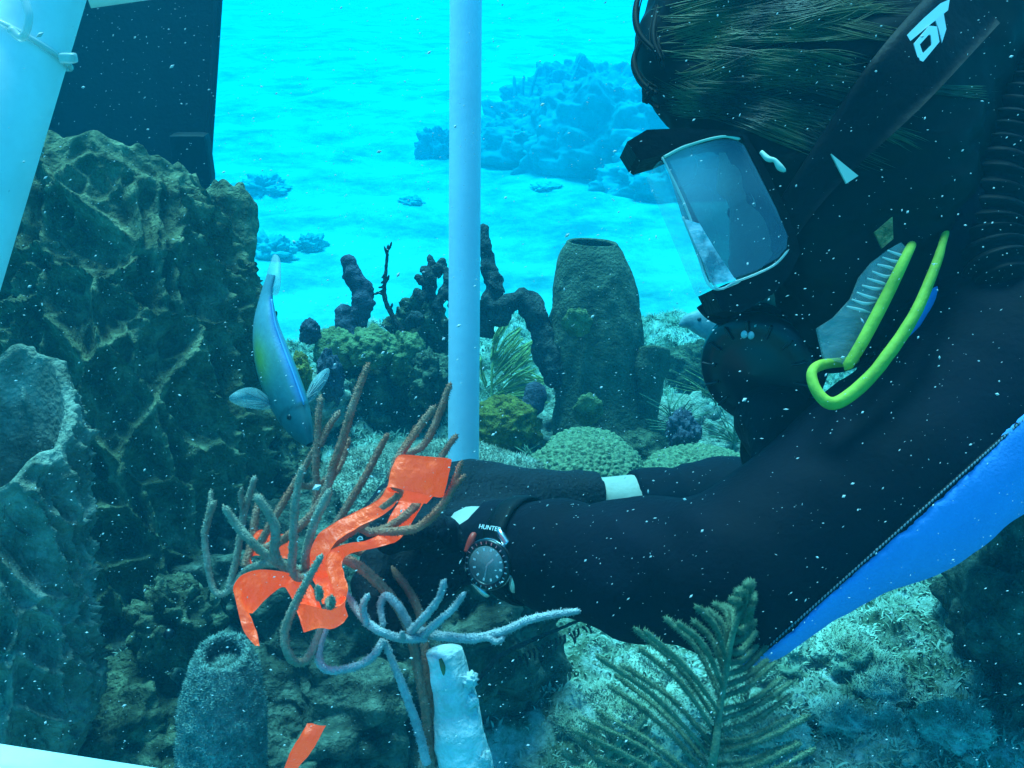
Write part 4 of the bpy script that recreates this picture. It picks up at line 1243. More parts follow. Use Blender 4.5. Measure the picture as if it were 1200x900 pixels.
for sg in (-1, 1):
    hip = PV + FW * .09 * sg
    kn_ = hip + TD * .44 + np.array([0, 0, -.06])
    an_ = kn_ + TD * .40 + np.array([0, 0, .12])
    legs += [(hip, kn_, .095, .062, .05), (kn_, an_, .060, .042, .03), (an_, an_ + TD * .14 - UP * .04, .042, .03, .03)]


def chain_sd(p, caps, d=None):
    for a, b, ra, rb, k in caps:
        q = sd_caps(p, a, b, ra, rb)
        d = q if d is None else smin(d, q, k)
    return d


# hands: palm + five fingers each (pixel, pixel, depth)
def hand(wrist, knuckles, steps, thumb, palm_r=.0125, fr=(.0095, .0085, .0075)):
    out = []
    for i, kx in enumerate(knuckles):
        kp = P(*kx)
        out.append((np.asarray(wrist) * .85 + kp * .15, kp, .017, palm_r, .008))
        sc_ = (.92, 1.0, .97, .78)[i]
        cur, prev = np.array(kx, float), kp
        for j, st in enumerate(steps):
            cur = cur + np.array(st) * sc_
            q = P(*cur)
            out.append((prev, q, fr[j], fr[j] - .0008, .004))
            prev = q
    pts = [P(*t) for t in thumb]
    for j in range(len(pts) - 1):
        out.append((pts[j], pts[j + 1], .0125 - .0018 * j, .0112 - .0018 * j, .006))
    return out


hand_n = hand(WRN, [(484, 640, .782), (478, 662, .770), (480, 684, .764), (492, 706, .764)], [(-34, 6, -.018), (-16, 16, -.022), (8, 20, -.012)], [(536, 636, .79), (508, 622, .762), (478, 624, .738), (456, 634, .722)])
hand_f = hand(WRF, [(552, 556, .975), (546, 570, .955), (546, 588, .94), (554, 604, .93)], [(-52, 0, -.02), (-38, 12, -.025), (-24, 26, -.02)], [(620, 596, .955), (580, 606, .92), (545, 612, .90), (515, 612, .88)])


def sd_head(p):
    d = sd_ell(p, SK, (.098, .076, .112), HR)
    d = smin(d, sd_caps(p, E - f3 * .03 - u3 * .045, E - f3 * .005 - u3 * .105, .056, .030), .035)
    d = smin(d, sd_caps(p, E - f3 * .10 - u3 * .03, E - f3 * .02 - u3 * .10, .040, .024), .03)
    d = smin(d, sd_caps(p, E + f3 * .008 - u3 * .002, E + f3 * .026 - u3 * .045, .009, .014), .014)      # nose
    d = smin(d, sd_caps(p, E + f3 * .006 + u3 * .022 - s3 * .03, E + f3 * .006 + u3 * .022 + s3 * .03, .012, .012), .015)
    for sg in (-1, 1):
        d = smin(d, sd_ell(p, E - f3 * .095 + s3 * .076 * sg - u3 * .012, (.018, .008, .031), HR), .006)     # ears
        d = np.maximum(d, -sd_ell(p, E + f3 * .014 + s3 * .031 * sg, (.010, .015, .009), HR))                 # eye sockets
    return d


def sd_limbs(p):
    d = chain_sd(p, caps_core + legs)
    for hnd in (hand_n, hand_f):
        hp_ = np.array([q for a, b, *_ in hnd for q in (a, b)])
        k_ = ((p > hp_.min(0) - .07) & (p < hp_.max(0) + .07)).all(1)
        if k_.any():
            d[k_] = smin(d[k_], chain_sd(p[k_], hnd), .006)
    return d


def sd_body(p):
    return smin(sd_limbs(p), sd_head(p), .02)


allp = np.array([q for a, b, *_ in caps_core + legs for q in (a, b)])
lo = allp.min(0) - .15; hi = allp.max(0) + .16
lo = np.minimum(lo, P(400, 700, .70) - .02); hi = np.maximum(hi, SK + .16)
diver = thing('person', 'scuba diver in black wetsuit leaning in with both gloved hands on the sea rod', 'person', PV)
body = obj('body', nets(sd_body, lo, hi, .0095), MT['skin'], diver)

nW = (P(484, 672, .77) - ELN); cuffN = P(566, 632, .80)
axN = (WRN - P(660, 648, .755)); axN = axN / np.linalg.norm(axN)
axF = (WRF - P(850, 588, 1.02)); axF = axF / np.linalg.norm(axF)
cuffF = P(738, 588, .995)


def wrinkle(p):
    w = .0016 * vnoise(p * 30, 71) + .0006 * vnoise(p * 80, 72)
    for c_, ax_ in ((ELN, SHN - ELN), (P(700, 655, .74), WRN - ELN), (P(1100, 500, .70), SHN - ELN), (P(800, 588, 1.0), WRF - ELF)):     # creases across the limb
        ax_ = (ax_ / np.linalg.norm(ax_)).astype(np.float32)
        q = p - c_.astype(np.float32)
        near = np.exp(-(q * q).sum(1) / .0085)
        w = w + .0042 * near * vnoise(np.stack([(q @ ax_) * 62 + 1.3 * vnoise(p * 18, 75), q[:, 2] * 9, q[:, 1] * 9], 1), 74)
    return w


def sd_suit(p):
    d = sd_limbs(p) - .0060
    dep = (p - CAM.astype(np.float32)) @ FW.astype(np.float32)
    cN = np.minimum(np.minimum(sd_plane(p, cuffN, axN), .28 - np.linalg.norm(p - cuffN.astype(np.float32), axis=1)), .885 - dep)
    cF = np.minimum(np.minimum(sd_plane(p, cuffF, axF), .28 - np.linalg.norm(p - cuffF.astype(np.float32), axis=1)), dep - .875)
    return np.maximum(d, np.maximum(cN, cF))


def sd_suit_w(p):
    return sd_suit(p) - wrinkle(p)


suit = obj('wetsuit', nets(sd_suit_w, lo, hi, .0075), MT['suit'], diver)


from mathutils.bvhtree import BVHTree
TREES = {}


def march(px, py, fn, d0=.2, d1=1.3):
    """where the line of sight through a pixel meets an already built surface"""
    tr = TREES[fn]
    dv = FW + (px - 600) / F_PX * RT + (450 - py) / F_PX * UP
    ln = np.linalg.norm(dv)
    hit, _n, _i, dist = tr.ray_cast(Vector(CAM), Vector(dv / ln), d1 * ln)
    if hit is None: return None, None
    return np.array(hit), dist / ln


def built(fn, o):
    TREES[fn] = BVHTree.FromPolygons([v.co[:] for v in o.data.vertices], [p.vertices[:] for p in o.data.polygons])


built(sd_suit_w, suit)


def normal_at(q, fn):
    e = .004
    g = np.array([float(fn((q + np.eye(3)[k] * e)[None].astype(np.float32))[0] - fn((q - np.eye(3)[k] * e)[None].astype(np.float32))[0]) for k in range(3)])
    return g / (np.linalg.norm(g) + 1e-9)


# blue under-arm panel: same surface, clipped by the seam plane
sA, sB = P(880, 778, .62), P(1205, 486, .62)
pn = np.cross(sB - sA, FW + UP * .15); pn /= np.linalg.norm(pn)
if pn @ UP < 0: pn = -pn
arm_caps = [caps_core[5], caps_core[6]]


def sd_panel(p):
    d = sd_suit(p) - .0018 - .6 * wrinkle(p)
    d = np.maximum(d, sd_plane(p, sA, pn))
    d = np.maximum(d, chain_sd(p, arm_caps) - .03)
    return np.maximum(d, -sd_plane(p, ELN + (ELN - SHN) * .12, SHN - ELN))


arm_pts = np.array([SHN, ELN])
obj('blue_panel', nets(sd_panel, arm_pts.min(0) - .12, arm_pts.max(0) + .12, .004), MT['blue'], suit)
seam = []
for k in range(34):
    t_ = k / 33
    q, _ = march(893 + (1203 - 893) * t_, 764 + (488 - 764) * t_, sd_suit_w)
    if q is not None: seam.append(q)
if len(seam) > 4:
    sm = np.array(seam)
    obj('seam', tube(sm, .0016, 160, 8), MT['rubber'], suit)
    rs = spline(sm, 90)
    st_parts = []
    for i in range(0, 89):
        a_, b2_ = rs[i], rs[i] + (rs[min(i + 1, 89)] - rs[i]) * .5
        st_parts.append(tube([a_ - FW * .0012, b2_ - FW * .0014 + UP * .0012], .0007, 4, 6))
    obj('stitching', joinq(st_parts), mat('grey thread', (.16, .20, .24), None, rough=.8), suit)

# gloves
gn_pt, gn_n = P(545, 640, .80), P(478, 690, .77) - P(552, 622, .80)


def sd_glove_n(p):
    d = chain_sd(p, hand_n + [caps_core[9]]) - .0035
    return np.maximum(d, -sd_plane(p, gn_pt, gn_n)) - .0008 * vnoise(p * 120, 8)


gf_pt = P(701, 588, .985)


def sd_glove_f(p):
    d = chain_sd(p, hand_f + [(WRF, P(735, 588, .995), .027, .028, .01)]) - .0045
    d = smin(d, sd_caps(p, P(703, 588, .985), P(600, 580, .965), .029, .026), .01)
    return np.maximum(d, -sd_plane(p, gf_pt, axF)) - .0016 * vnoise(p * 60, 8)


hp = np.array([q for a, b, *_ in hand_n for q in (a, b)])
gl_n = obj('glove', nets(sd_glove_n, hp.min(0) - .045, hp.max(0) + .045, .0034), MT['glove'], diver)
hp = np.array([q for a, b, *_ in hand_f for q in (a, b)])
gl_f = obj('glove', nets(sd_glove_f, hp.min(0) - .045, hp.max(0) + .05, .0034), MT['glove'], diver)


built(sd_glove_f, gl_f)


def text_mesh(s, size, origin, xdir, ydir, lift):
    cu = bpy.data.curves.new('print', 'FONT'); cu.body = s; cu.size = size; cu.extrude = .00015
    tmp = bpy.data.objects.new('print', cu); COL.objects.link(tmp)
    me = bpy.data.meshes.new_from_object(tmp.evaluated_get(bpy.context.evaluated_depsgraph_get()))
    bpy.data.objects.remove(tmp)
    n = len(me.vertices); co = np.empty(n * 3, np.float32); me.vertices.foreach_get("co", co); co = co.reshape(-1, 3)
    zdir = np.cross(xdir, ydir)
    W_ = origin + co[:, :1] * xdir + co[:, 1:2] * ydir + co[:, 2:] * zdir + zdir * lift
    me.vertices.foreach_set("co", W_.astype(np.float32).ravel()); me.update()
    return me


q, _ = march(421, 640, sd_glove_f)
if q is None: q = P(421, 640, .85)
for ch, py in (('e', 636), ('r', 647)):
    q2, _ = march(418, py, sd_glove_f)
    o_ = (q2 if q2 is not None else P(418, py, .86)) - FW * .002
    obj('print', text_mesh(ch, .014, o_, RT, UP, .0), MT['white'], gl_f, False)

# eyes behind the mask
for sg in (-1, 1):
    ey = obj('eye', lump(E + f3 * .002 + s3 * .031 * sg, (.0118,) * 3, 1, 0, 1, 24, 16, low=-.98), MT['white'], diver)
    obj('iris', lump(E + f3 * .0115 + s3 * .031 * sg, (.004, .0055, .0055), 1, 0, 1, 16, 12, low=-.98), MT['hair'], ey)


# ---- hair: floating mass plus strands
def sd_hair(p):
    d = sd_ell(p, SK + u3 * .006 - f3 * .006, (.108, .087, .120), HR)
    d = np.maximum(d, -sd_plane(p, E + f3 * .0 + u3 * .050, -f3 * .9 + u3 * .8) * .9)
    for a, b, ra, rb in [(P(818, 118, .74), P(806, 60, .74), .030, .034), (P(806, 60, .74), P(860, 0, .74), .036, .050), (P(860, 0, .74), P(980, -20, .74), .055, .06),
                         (P(850, 110, .71), P(940, 60, .69), .026, .040), (P(892, 165, .685), P(945, 270, .69), .016, .018), (P(1000, -10, .75), P(1110, 40, .76), .065, .06), (P(1080, 60, .76), P(1130, 190, .79), .065, .055), (P(1000, 100, .69), P(1060, 230, .70), .04, .04), (P(955, 190, .69), P(985, 300, .70), .024, .036), (P(975, 320, .71), P(975, 385, .72), .036, .034), (P(990, 320, .72), P(1090, 330, .76), .045, .06)]:
        d = smin(d, sd_caps(p, a, b, ra, rb), .03)
    fl_ = p @ np.stack([f3, s3, u3], 1).astype(np.float32)
    g = vnoise(np.stack([fl_[:, 0] * 14, fl_[:, 1] * 90, fl_[:, 2] * 95], 1), 91)
    return d - .0030 * g


hair = obj('hair', nets(sd_hair, SK - .23, SK + .23, .0046), MT['hair'], diver)
built(sd_hair, hair)
hr = np.random.default_rng(17)
locks = []
for k in range(46):                 # wavy locks, each a bundle of fine strands
    px = hr.uniform(772, 930); py = hr.uniform(-20, 150)
    if py > 128 and px < 850: py -= 40
    L = hr.uniform(90, 230); ph = hr.uniform(0, 6.28); am = hr.uniform(7, 17); fq = hr.uniform(2.2, 4.2)
    slope = -.32 + .60 * (max(py, 0) / 150) + hr.normal(0, .08)
    for j in range(34):
        ox, oy, op = hr.normal(0, 16), hr.normal(0, 4.5), hr.normal(0, .3)
        pts = []
        for i in range(10):
            s_ = i / 9
            x = px + ox + L * s_; y = py + oy * (1 - .5 * math.sin(s_ * 3.1)) + slope * L * s_ + am * math.sin(ph + op + fq * s_) - am * math.sin(ph)
            q2, _ = march(x, y, sd_hair)
            if q2 is None: break
            pts.append(q2 - FW * (.0012 + .004 * math.sin(s_ * math.pi) * (j % 4) / 3))
        if len(pts) >= 5:
            r_ = hr.uniform(.00012, .00030)
            locks.append(tube(pts, [r_ * .6] + [r_] * (len(pts) - 2) + [r_ * .3], 28, 4))
loose = []
for ln in [[(770, 110), (752, 96), (743, 72), (752, 48), (768, 40)], [(768, 60), (750, 40), (745, 15), (752, -12), (770, -30)], [(775, 70), (766, 45), (770, 15), (782, -20)], [(778, 80), (772, 50), (786, 20), (800, -15)], [(765, 105), (757, 118), (757, 100)],
           [(772, 128), (760, 116), (758, 104), (766, 96)], [(900, 120), (912, 92), (930, 80), (938, 92)], [(1000, 80), (1006, 45), (1020, 10), (1040, -20)]]:
    loose.append(tube([P(x, y, .70 + .008 * i) for i, (x, y) in enumerate(ln)], [.0012, .0022, .0024, .0016, .001][:len(ln)] if len(ln) >= 3 else .0015, 40, 7))
    for j in range(3):
        off = hr.normal(0, 3.5, 2)
        loose.append(tube([P(x + off[0], y + off[1], .70 + .008 * i) for i, (x, y) in enumerate(ln)], .0006, 30, 5))
tag(obj('loose_locks', joinq(loose), MT['hair'], hair), kind='stuff')
lk = obj('strands', joinq([(v, f) for v, f in locks if f.shape[1] == 4]), mat('sunlit hair strand', (.006, .006, .003), (.15, .14, .04), 16, .5, 0, 1, .5), hair)  # paler strand colour paints the highlights onto the dark hair
tag(lk, kind='stuff')


# ------------------------------------------------------------------ dive mask
def prism(poly, d0, d1):
    n = len(poly)
    V = np.array([P(x, y, d0) for x, y in poly] + [P(600 + (x - 600) * d0 / d1, 450 + (y - 450) * d0 / d1, d1) for x, y in poly])
    F = [list(range(n)), list(range(n, 2 * n))[::-1]] + [[i, n + i, n + (i + 1) % n, (i + 1) % n] for i in range(n)]
    return V, F


def smooth_poly(poly, n=48, closed=True):
    p = np.array(poly, float)
    q = np.vstack([p, p[:1]]) if closed else p
    s = spline(np.hstack([q, np.zeros((len(q), 1))]), n + 1)[:n, :2]
    return [tuple(r) for r in s]


mk = thing('dive_mask', 'dive mask with clear side window over the face of the diver', 'dive mask', E)
DN, DFa = .662, .812
obj('top_frame', prism([(735, 166), (758, 152), (800, 150), (864, 153), (870, 160), (845, 159), (800, 170), (776, 181), (752, 188), (746, 184)], DN - .003, .705), MT['rubber'], mk, False)
pane = [(779, 186), (800, 174), (842, 163), (862, 163), (872, 170), (890, 205), (910, 245), (923, 276), (922, 290), (912, 302), (884, 318), (848, 330), (832, 331), (822, 312), (800, 254)]
for nm_, dd in (('side_window', DN), ('side_window', DFa)):
    obj(nm_, slab(pane, dd, .0016) if dd == DN else prism([(600 + (x - 600) * dd / DN, 450 + (y - 450) * dd / DN) for x, y in pane] and pane, DFa - .002, DFa), mat('side window with painted reflection', (.08, .13, .17), (.40, .52, .56), 9, .06, 0, 1, 1.0, alpha=.45, detail=1, ramp=(.4, .6)), mk, False)  # dark-to-pale pane colour imitates reflections in the window
fl0 = [P(771, 190, DN + .01), P(832, 335, DN + .01)]; fl1 = [P(757, 208, .735), P(816, 347, .735)]
gv = np.array([fl0[0], fl0[1], fl1[1], fl1[0]])
nfl = np.cross(gv[1] - gv[0], gv[3] - gv[0]); nfl /= np.linalg.norm(nfl)
obj('front_lens', (np.vstack([gv, gv + nfl * .003]), [[0, 1, 2, 3], [7, 6, 5, 4], [0, 4, 5, 1], [1, 5, 6, 2], [2, 6, 7, 3], [3, 7, 4, 0]]), MT['glass'], mk, False)
obj('bezel', tube([P(776, 184, DN - .002), P(805, 246, DN - .002), P(836, 333, DN - .002), P(862, 330, DN - .002), P(905, 312, DN), P(925, 292, DN)], .0009, 50, 8), MT['clear'], mk)
obj('bezel', tube([P(778, 184, DN - .002), P(804, 171, DN - .002), P(845, 160, DN - .002), P(868, 163, DN - .001)], .0012, 40, 8), mat('pale bezel rim', (.45, .55, .45), None, rough=.35), mk)
obj('inner_rib', tube([P(782, 190, DN + .004), P(812, 252, DN + .004), P(848, 326, DN + .004)], .0016, 30, 8), MT['rubber'], mk)
obj('inner_rib', tube([P(790, 184, DN + .008), P(840, 170, DN + .008), P(866, 172, DN + .008), P(890, 215, DN + .008), P(916, 278, DN + .008), P(905, 300, DN + .008)], .0014, 50, 8), MT['rubber'], mk)
obj('painted_glint', slab([(801, 256), (820, 262), (838, 292), (862, 328), (836, 334)], DN - .003, .0015), mat('painted lens reflection', (.12, .24, .28), (.80, .90, .92), 42, .05, .5, 50, 1.0, alpha=.6, ramp=(.42, .58)), mk, False)  # added pale wedge, reef reflection painted into its colour
obj('lens_rim', tube([P(800, 254, DN - .001), P(816, 292, DN - .001), P(834, 337, DN - .001), P(868, 330, DN - .001)], .0010, 36, 8), MT['clear'], mk)
obj('skirt', prism([(866, 154), (876, 160), (902, 205), (930, 262), (938, 296), (926, 322), (905, 345), (870, 366), (846, 364), (834, 340), (850, 333), (884, 321), (914, 305), (926, 288), (912, 245), (890, 203), (873, 168)], DN + .004, .715), MT['rubber'], mk, False)
obj('nose_pocket', tube([P(850, 340, .735), P(858, 352, .735), P(872, 356, .735)], [.026, .026, .020], 20, 18), MT['rubber'], mk)
obj('buckle', tube([P(892, 178, .655), P(900, 186, .652), P(908, 188, .650), P(914, 196, .650), P(921, 201, .650)], [.0016, .0022, .0017, .0026, .0012], 24, 8), MT['buckle_and_sliver'], mk)
# strap: a band over the hair
rows = []
for i in range(22):
    t_ = i / 21
    cx, cy = 918 + 220 * t_, 262 - 262 * t_ ** .9
    row = []
    for j in range(7):
        o_ = (j / 6 - .5) * (40 + 44 * sstep(0, .7, t_))
        px, py = cx + o_ * .66, cy + o_ * .75
        q, _ = march(px, py, sd_hair)
        row.append((q if q is not None else P(px, py, .72)) - FW * (.0075))
    rows.append(row)
S = np.array(rows)
for _ in range(4):
    S[1:-1] = .25 * S[:-2] + .5 * S[1:-1] + .25 * S[2:]
Vs_ = np.vstack([S.reshape(-1, 3), S.reshape(-1, 3) + FW * .005])
Fg = grid_faces(22, 7)
edge = []
for i in range(21):
    for j in (0, 6):
        a_, b2_ = i * 7 + j, (i + 1) * 7 + j
        edge.append([a_, b2_, b2_ + 154, a_ + 154])
strap = obj('strap', (Vs_, np.vstack([Fg[:, ::-1], Fg + 154, np.array(edge)])), MT['rubber'], mk)


def on_strap(px, py):
    """front-most strap point near the pixel, for the printed emblem"""
    c_ = S.reshape(-1, 3)
    rel_ = c_ - CAM
    dd = rel_ @ FW
    X = 600 + F_PX * (rel_ @ RT) / dd; Y = 450 - F_PX * (rel_ @ UP) / dd
    w_ = 1 / ((X - px) ** 2 + (Y - py) ** 2 + 60)
    return float((dd * w_).sum() / w_.sum())


def decal(poly, off=.003):
    d_ = min(on_strap(x, y) for x, y in poly) - off
    return slab(poly, d_, .0012)


obj('emblem_bar', decal([(1063, 41), (1067, 48), (1086, 32), (1111, 12), (1113, -1), (1102, 4), (1084, 20)]), MT['white'], strap, False)
ro = [(1071, 51), (1089, 30), (1098, 31), (1101, 49), (1082, 72), (1076, 70)]
ri = [(1078, 52), (1089, 40), (1091, 41), (1092, 52), (1082, 62), (1081, 61)]
d_ = min(on_strap(x, y) for x, y in ro) - .003
rv = np.array([P(x, y, d_) for x, y in ro + ri] + [P(x, y, d_) + FW * .0012 for x, y in ro + ri])
rf = []
for i in range(6):
    j = (i + 1) % 6
    rf += [[i, j, 6 + j, 6 + i], [i, 12 + i, 12 + j, j], [6 + i, 6 + j, 18 + j, 18 + i]]
obj('emblem_ring', (rv, rf), MT['white'], strap, False)
obj('emblem_stroke', decal([(1096, 23), (1106, 16), (1109, 34), (1104, 50), (1100, 34)]), MT['white'], strap, False)
for poly in ([(974, 180), (1006, 206), (992, 215)], [(1025, 272), (1046, 254), (1047, 280), (1034, 291)]):
    q, t_ = march(sum(p[0] for p in poly) / len(poly), sum(p[1] for p in poly) / len(poly), sd_hair)
    obj('light_sliver', slab(poly, (t_ or .68) - .012, .002), MT['buckle_and_sliver'] if poly[0][0] < 1000 else MT['olive'], mk, False)  # slivers of light on the gear, modelled as small plates

# ------------------------------------------------------------------ regulator
RC = P(890, 432, .735)
rn = f3 * .62 - FW * .72 - u3 * .15; rn /= np.linalg.norm(rn)


def lathe(c, axis, prof, seg=48):
    axis = np.asarray(axis) / np.linalg.norm(axis)
    u_ = np.cross(axis, [.1, .2, 1]); u_ /= np.linalg.norm(u_); w_ = np.cross(axis, u_)
    th = np.linspace(0, 2 * np.pi, seg, endpoint=False)
    D_ = np.cos(th)[:, None] * u_ + np.sin(th)[:, None] * w_
    V_ = np.stack([c + axis * z + D_ * max(r, 1e-5) for r, z in prof], 1).reshape(-1, 3)
    return V_, grid_faces(seg, len(prof), True)


rgl = thing('regulator', 'black scuba regulator in the mouth of the diver', 'regulator', RC)
obj('body', lathe(RC - rn * .012, rn, [(.020, -.030), (.036, -.028), (.046, -.016), (.0485, 0), (.0485, .008), (.045, .014), (0, .014)]), MT['rubber'], rgl)
obj('cover', lathe(RC + rn * .002, rn, [(.0465, -.004), (.0475, .002), (.044, .007), (.034, .009), (.030, .0075), (.022, .0105), (0, .0125)]), MT['gloss'], rgl)
for k in range(14):
    a_ = k * 2 * math.pi / 14
    u_ = np.cross(rn, [.1, .2, 1]); u_ /= np.linalg.norm(u_); w_ = np.cross(rn, u_)
    dr = u_ * math.cos(a_) + w_ * math.sin(a_)
    obj('vent_rib', box(RC + rn * .0115 + dr * .037, (.0022, .012, .003), np.stack([np.cross(dr, rn), dr, rn], 1), .0008), MT['gloss'], rgl)
ex = [(RC - rn * .012 + P(905, 500, .735) - P(890, 432, .735), P(922, 532, .735), .034, .026, .01), (P(905, 490, .72), P(895, 535, .70), .02, .010, .02), (P(935, 500, .74), P(985, 490, .76), .030, .018, .02)]
obj('exhaust_tee', nets(lambda p: chain_sd(p, ex), P(860, 580, .66) - .05, P(1000, 440, .82) + .05, .0045), MT['rubber'], rgl)
obj('mouthpiece', tube([RC - rn * .03, P(915, 375, .745), E - u3 * .085 + f3 * .01], [.022, .018, .014], 18, 16, flat=1.3), MT['rubber'], rgl)
obj('hose', tube([P(902, 470, .78), P(880, 500, .80), P(877, 545, .84), P(915, 600, .90), P(1000, 640, .97), P(1120, 600, 1.05), P(1300, 420, 1.1)], .0052, 80, 12), MT['rubber'], rgl)
for (px, py) in ((872, 392), (880, 393)):
    obj('bubble', lump(P(px, py, .672), (.0024, .0020, .0030), 1, .1, 1, 14, 10, low=-.98), MT['speck'], rgl)

# ------------------------------------------------------------------ yellow hose and clear sleeve under the chin
yh = tag(obj('yellow_hose', tube([P(1112, 262, .700), P(1106, 280, .668), P(1096, 312, .652), P(1070, 372, .638), P(1030, 430, .632), P(1000, 460, .630), P(975, 473, .630), P(958, 460, .634), P(951, 438, .640), P(962, 428, .650), P(990, 424, .665), P(1004, 422, .70)],
     [.0026, .0032, .0042, .0050, .0055, .0055, .0052, .0047, .0043, .0041, .0036, .003], 140, 16, .05, 2, 90, flat=.8), MT['yellow']), 'bent neon yellow hose loop hanging below the chin of the diver', 'hose')
cs = thing('clear_sleeve', 'clear ribbed plastic sleeve with yellow edge under the chin of the diver', 'sleeve', P(1010, 360, .69))
poly = [(958, 385), (978, 372), (998, 350), (1008, 325), (1022, 308), (1042, 292), (1056, 284), (1064, 292), (1040, 345), (1010, 400), (994, 428), (966, 420)]
obj('sheet', slab(poly, .652, .004), mat('thin clear vinyl', (.45, .55, .52), (.25, .33, .32), 60, .15, .4, 60, .9, alpha=.34), cs, False)
for k in range(9):
    x0, y0 = 1000 - k * 3 + k * 9, 362 - k * 8.2
    obj('fold', tube([P(x0 - 8, y0 - 3, .650), P(x0 + 8, y0 + 1 + k % 3, .648), P(x0 + 22 - k, y0 + 5 - (k % 2) * 5, .650)], [.0006, .0012, .0005], 12, 6), MT['clear'], cs)
obj('edge_strip', tube([P(1070, 284, .690), P(1064, 296, .650), P(1040, 345, .645), P(1010, 402, .642), P(990, 434, .642)], [.003, .0034, .0042, .0042, .0036], 40, 12), MT['yellow'], cs)
obj('blue_strip', tube([P(1098, 345, .70), P(1060, 400, .69), P(1030, 440, .69)], [.012, .012, .009], 30, 12, flat=.4), MT['blue'], cs)

# ------------------------------------------------------------------ corrugated inflator hose over the near shoulder
ih = thing('inflator_hose', 'dark corrugated inflator hose at the upper right edge', 'hose', P(1190, 250, .70))
pth = spline([P(1225, 78, .735), P(1192, 130, .72), P(1168, 210, .70), P(1160, 280, .69), P(1180, 340, .67)], 60)
prt = []
rrk = [.024 + .003 * math.sin(i * 1.9) for i in range(60)]
obj('corrugated_tube', tube(pth, rrk, 240, 24), MT['rubber'], ih)
obj('clip', box(P(1184, 70, .74), (.014, .008, .004), np.array([RT, FW, UP]).T @ np.array([[.9, 0, -.43], [0, 1, 0], [.43, 0, .9]]), .001), MT['gloss'], ih)

# ------------------------------------------------------------------ dive watch on the sleeve
sd_sleeve = sd_suit_w
wc0 = P(590, 640, .79)
fa = (P(660, 648, .755) - WRN); fa = fa / np.linalg.norm(fa)
q, t_ = march(578, 659, sd_sleeve)
if q is None: q = P(578, 659, .77)
wn_ = normal_at(q, sd_sleeve)
wn_ = wn_ * .5 - FW * .75 - RT * .28 + UP * .05; wn_ /= np.linalg.norm(wn_)
wt = thing('dive_watch', 'steel dive watch with black dial strapped over the sleeve cuff', 'watch', q)
wu = UP - wn_ * (UP @ wn_); wu /= np.linalg.norm(wu)
wr_ = np.cross(wu, wn_)
tlt = R(-14)
wu, wr_ = wu * math.cos(tlt) + wr_ * math.sin(tlt), wr_ * math.cos(tlt) - wu * math.sin(tlt)
wq = q + wn_ * .002
obj('case', lathe(wq, wn_, [(0, -.004), (.0195, -.004), (.0205, -.001), (.0205, .005), (.0195, .007)], 48), MT['metal'], wt)
bz = obj('bezel', lathe(wq + wn_ * .007, wn_, [(.0200, -.001), (.0206, .0006), (.0190, .0024), (.0158, .0028), (.0150, .0010)], 72), MT['gloss'], wt)
for k in range(24):
    a_ = k * math.pi / 12
    dr = wu * math.cos(a_) + wr_ * math.sin(a_)
    obj('bezel_mark', box(wq + wn_ * .0097 + dr * .0176, (.0006 if k % 2 else .0010, .0022, .0005), np.stack([np.cross(dr, wn_), dr, wn_], 1)), MT['metal'], bz, False)
dl = obj('dial', lathe(wq + wn_ * .0068, wn_, [(.0152, 0), (.0152, .0006), (0, .0006)], 48), MT['dial'], wt)
for k in range(12):
    a_ = k * math.pi / 6
    dr = wu * math.cos(a_) + wr_ * math.sin(a_)
    obj('hour_mark', box(wq + wn_ * .0078 + dr * .0122, (.0014, .0022, .0005), np.stack([np.cross(dr, wn_), dr, wn_], 1)), MT['white'], dl, False)
for a_, ln_, w_ in ((1.1, .0075, .0014), (3.6, .0110, .0011)):
    dr = wu * math.cos(a_) + wr_ * math.sin(a_)
    obj('hand', box(wq + wn_ * .0084 + dr * ln_ / 2, (w_, ln_, .0004), np.stack([np.cross(dr, wn_), dr, wn_], 1)), MT['metal'], dl, False)
obj('crystal', lathe(wq + wn_ * .0094, wn_, [(.0152, 0), (.0150, .0008), (0, .0011)], 48), MT['glass'], wt)
obj('crown', lathe(wq + wn_ * .002 - wr_ * .0225, -wr_, [(0, -.002), (.003, -.002), (.003, .002), (0, .002)], 16), MT['metal'], wt)
for sg in (-1, 1):
    for sr in (-1, 1):
        red = (sg > 0 and sr < 0)
        obj('lug', tube([wq + wu * sg * .012 + wr_ * sr * .0185 + wn_ * .002, wq + wu * sg * .0215 + wr_ * sr * .0135, wq + wu * sg * .026 + wr_ * sr * .0115 - wn_ * .004], [.0036, .0032, .002], 14, 8), MT['red'] if red else MT['metal'], wt)
# strap: band round the sleeve
cen = WRN + fa * np.dot(wq - WRN, fa)
e1_ = wq - cen; e1_ -= fa * (e1_ @ fa); e1_ /= np.linalg.norm(e1_); e2_ = np.cross(fa, e1_)
rr_, nn = [], 64
S2 = np.zeros((nn, 5, 3))
for i in range(nn):
    a_ = 2 * np.pi * i / nn
    dr = e1_ * math.cos(a_) + e2_ * math.sin(a_)
    for j in range(5):
        c_ = cen + fa * (j / 4 - .5) * .020
        lo_, hi_ = .02, .07
        for _ in range(16):
            md = (lo_ + hi_) / 2
            if float(sd_suit((c_ + dr * md)[None].astype(np.float32))[0]) < 0: lo_ = md
            else: hi_ = md
        S2[i, j] = c_ + dr * (max(hi_, .030) + (.0045 if j not in (0, 4) else .0025))
wst = obj('strap', (S2.reshape(-1, 3), grid_faces(nn, 5, True)), MT['rubber'], wt)
sm_ = wst.modifiers.new('thick', 'SOLIDIFY'); sm_.thickness = .002
px_, py_ = 577, 624
qs, ts = march(px_, py_, sd_sleeve)
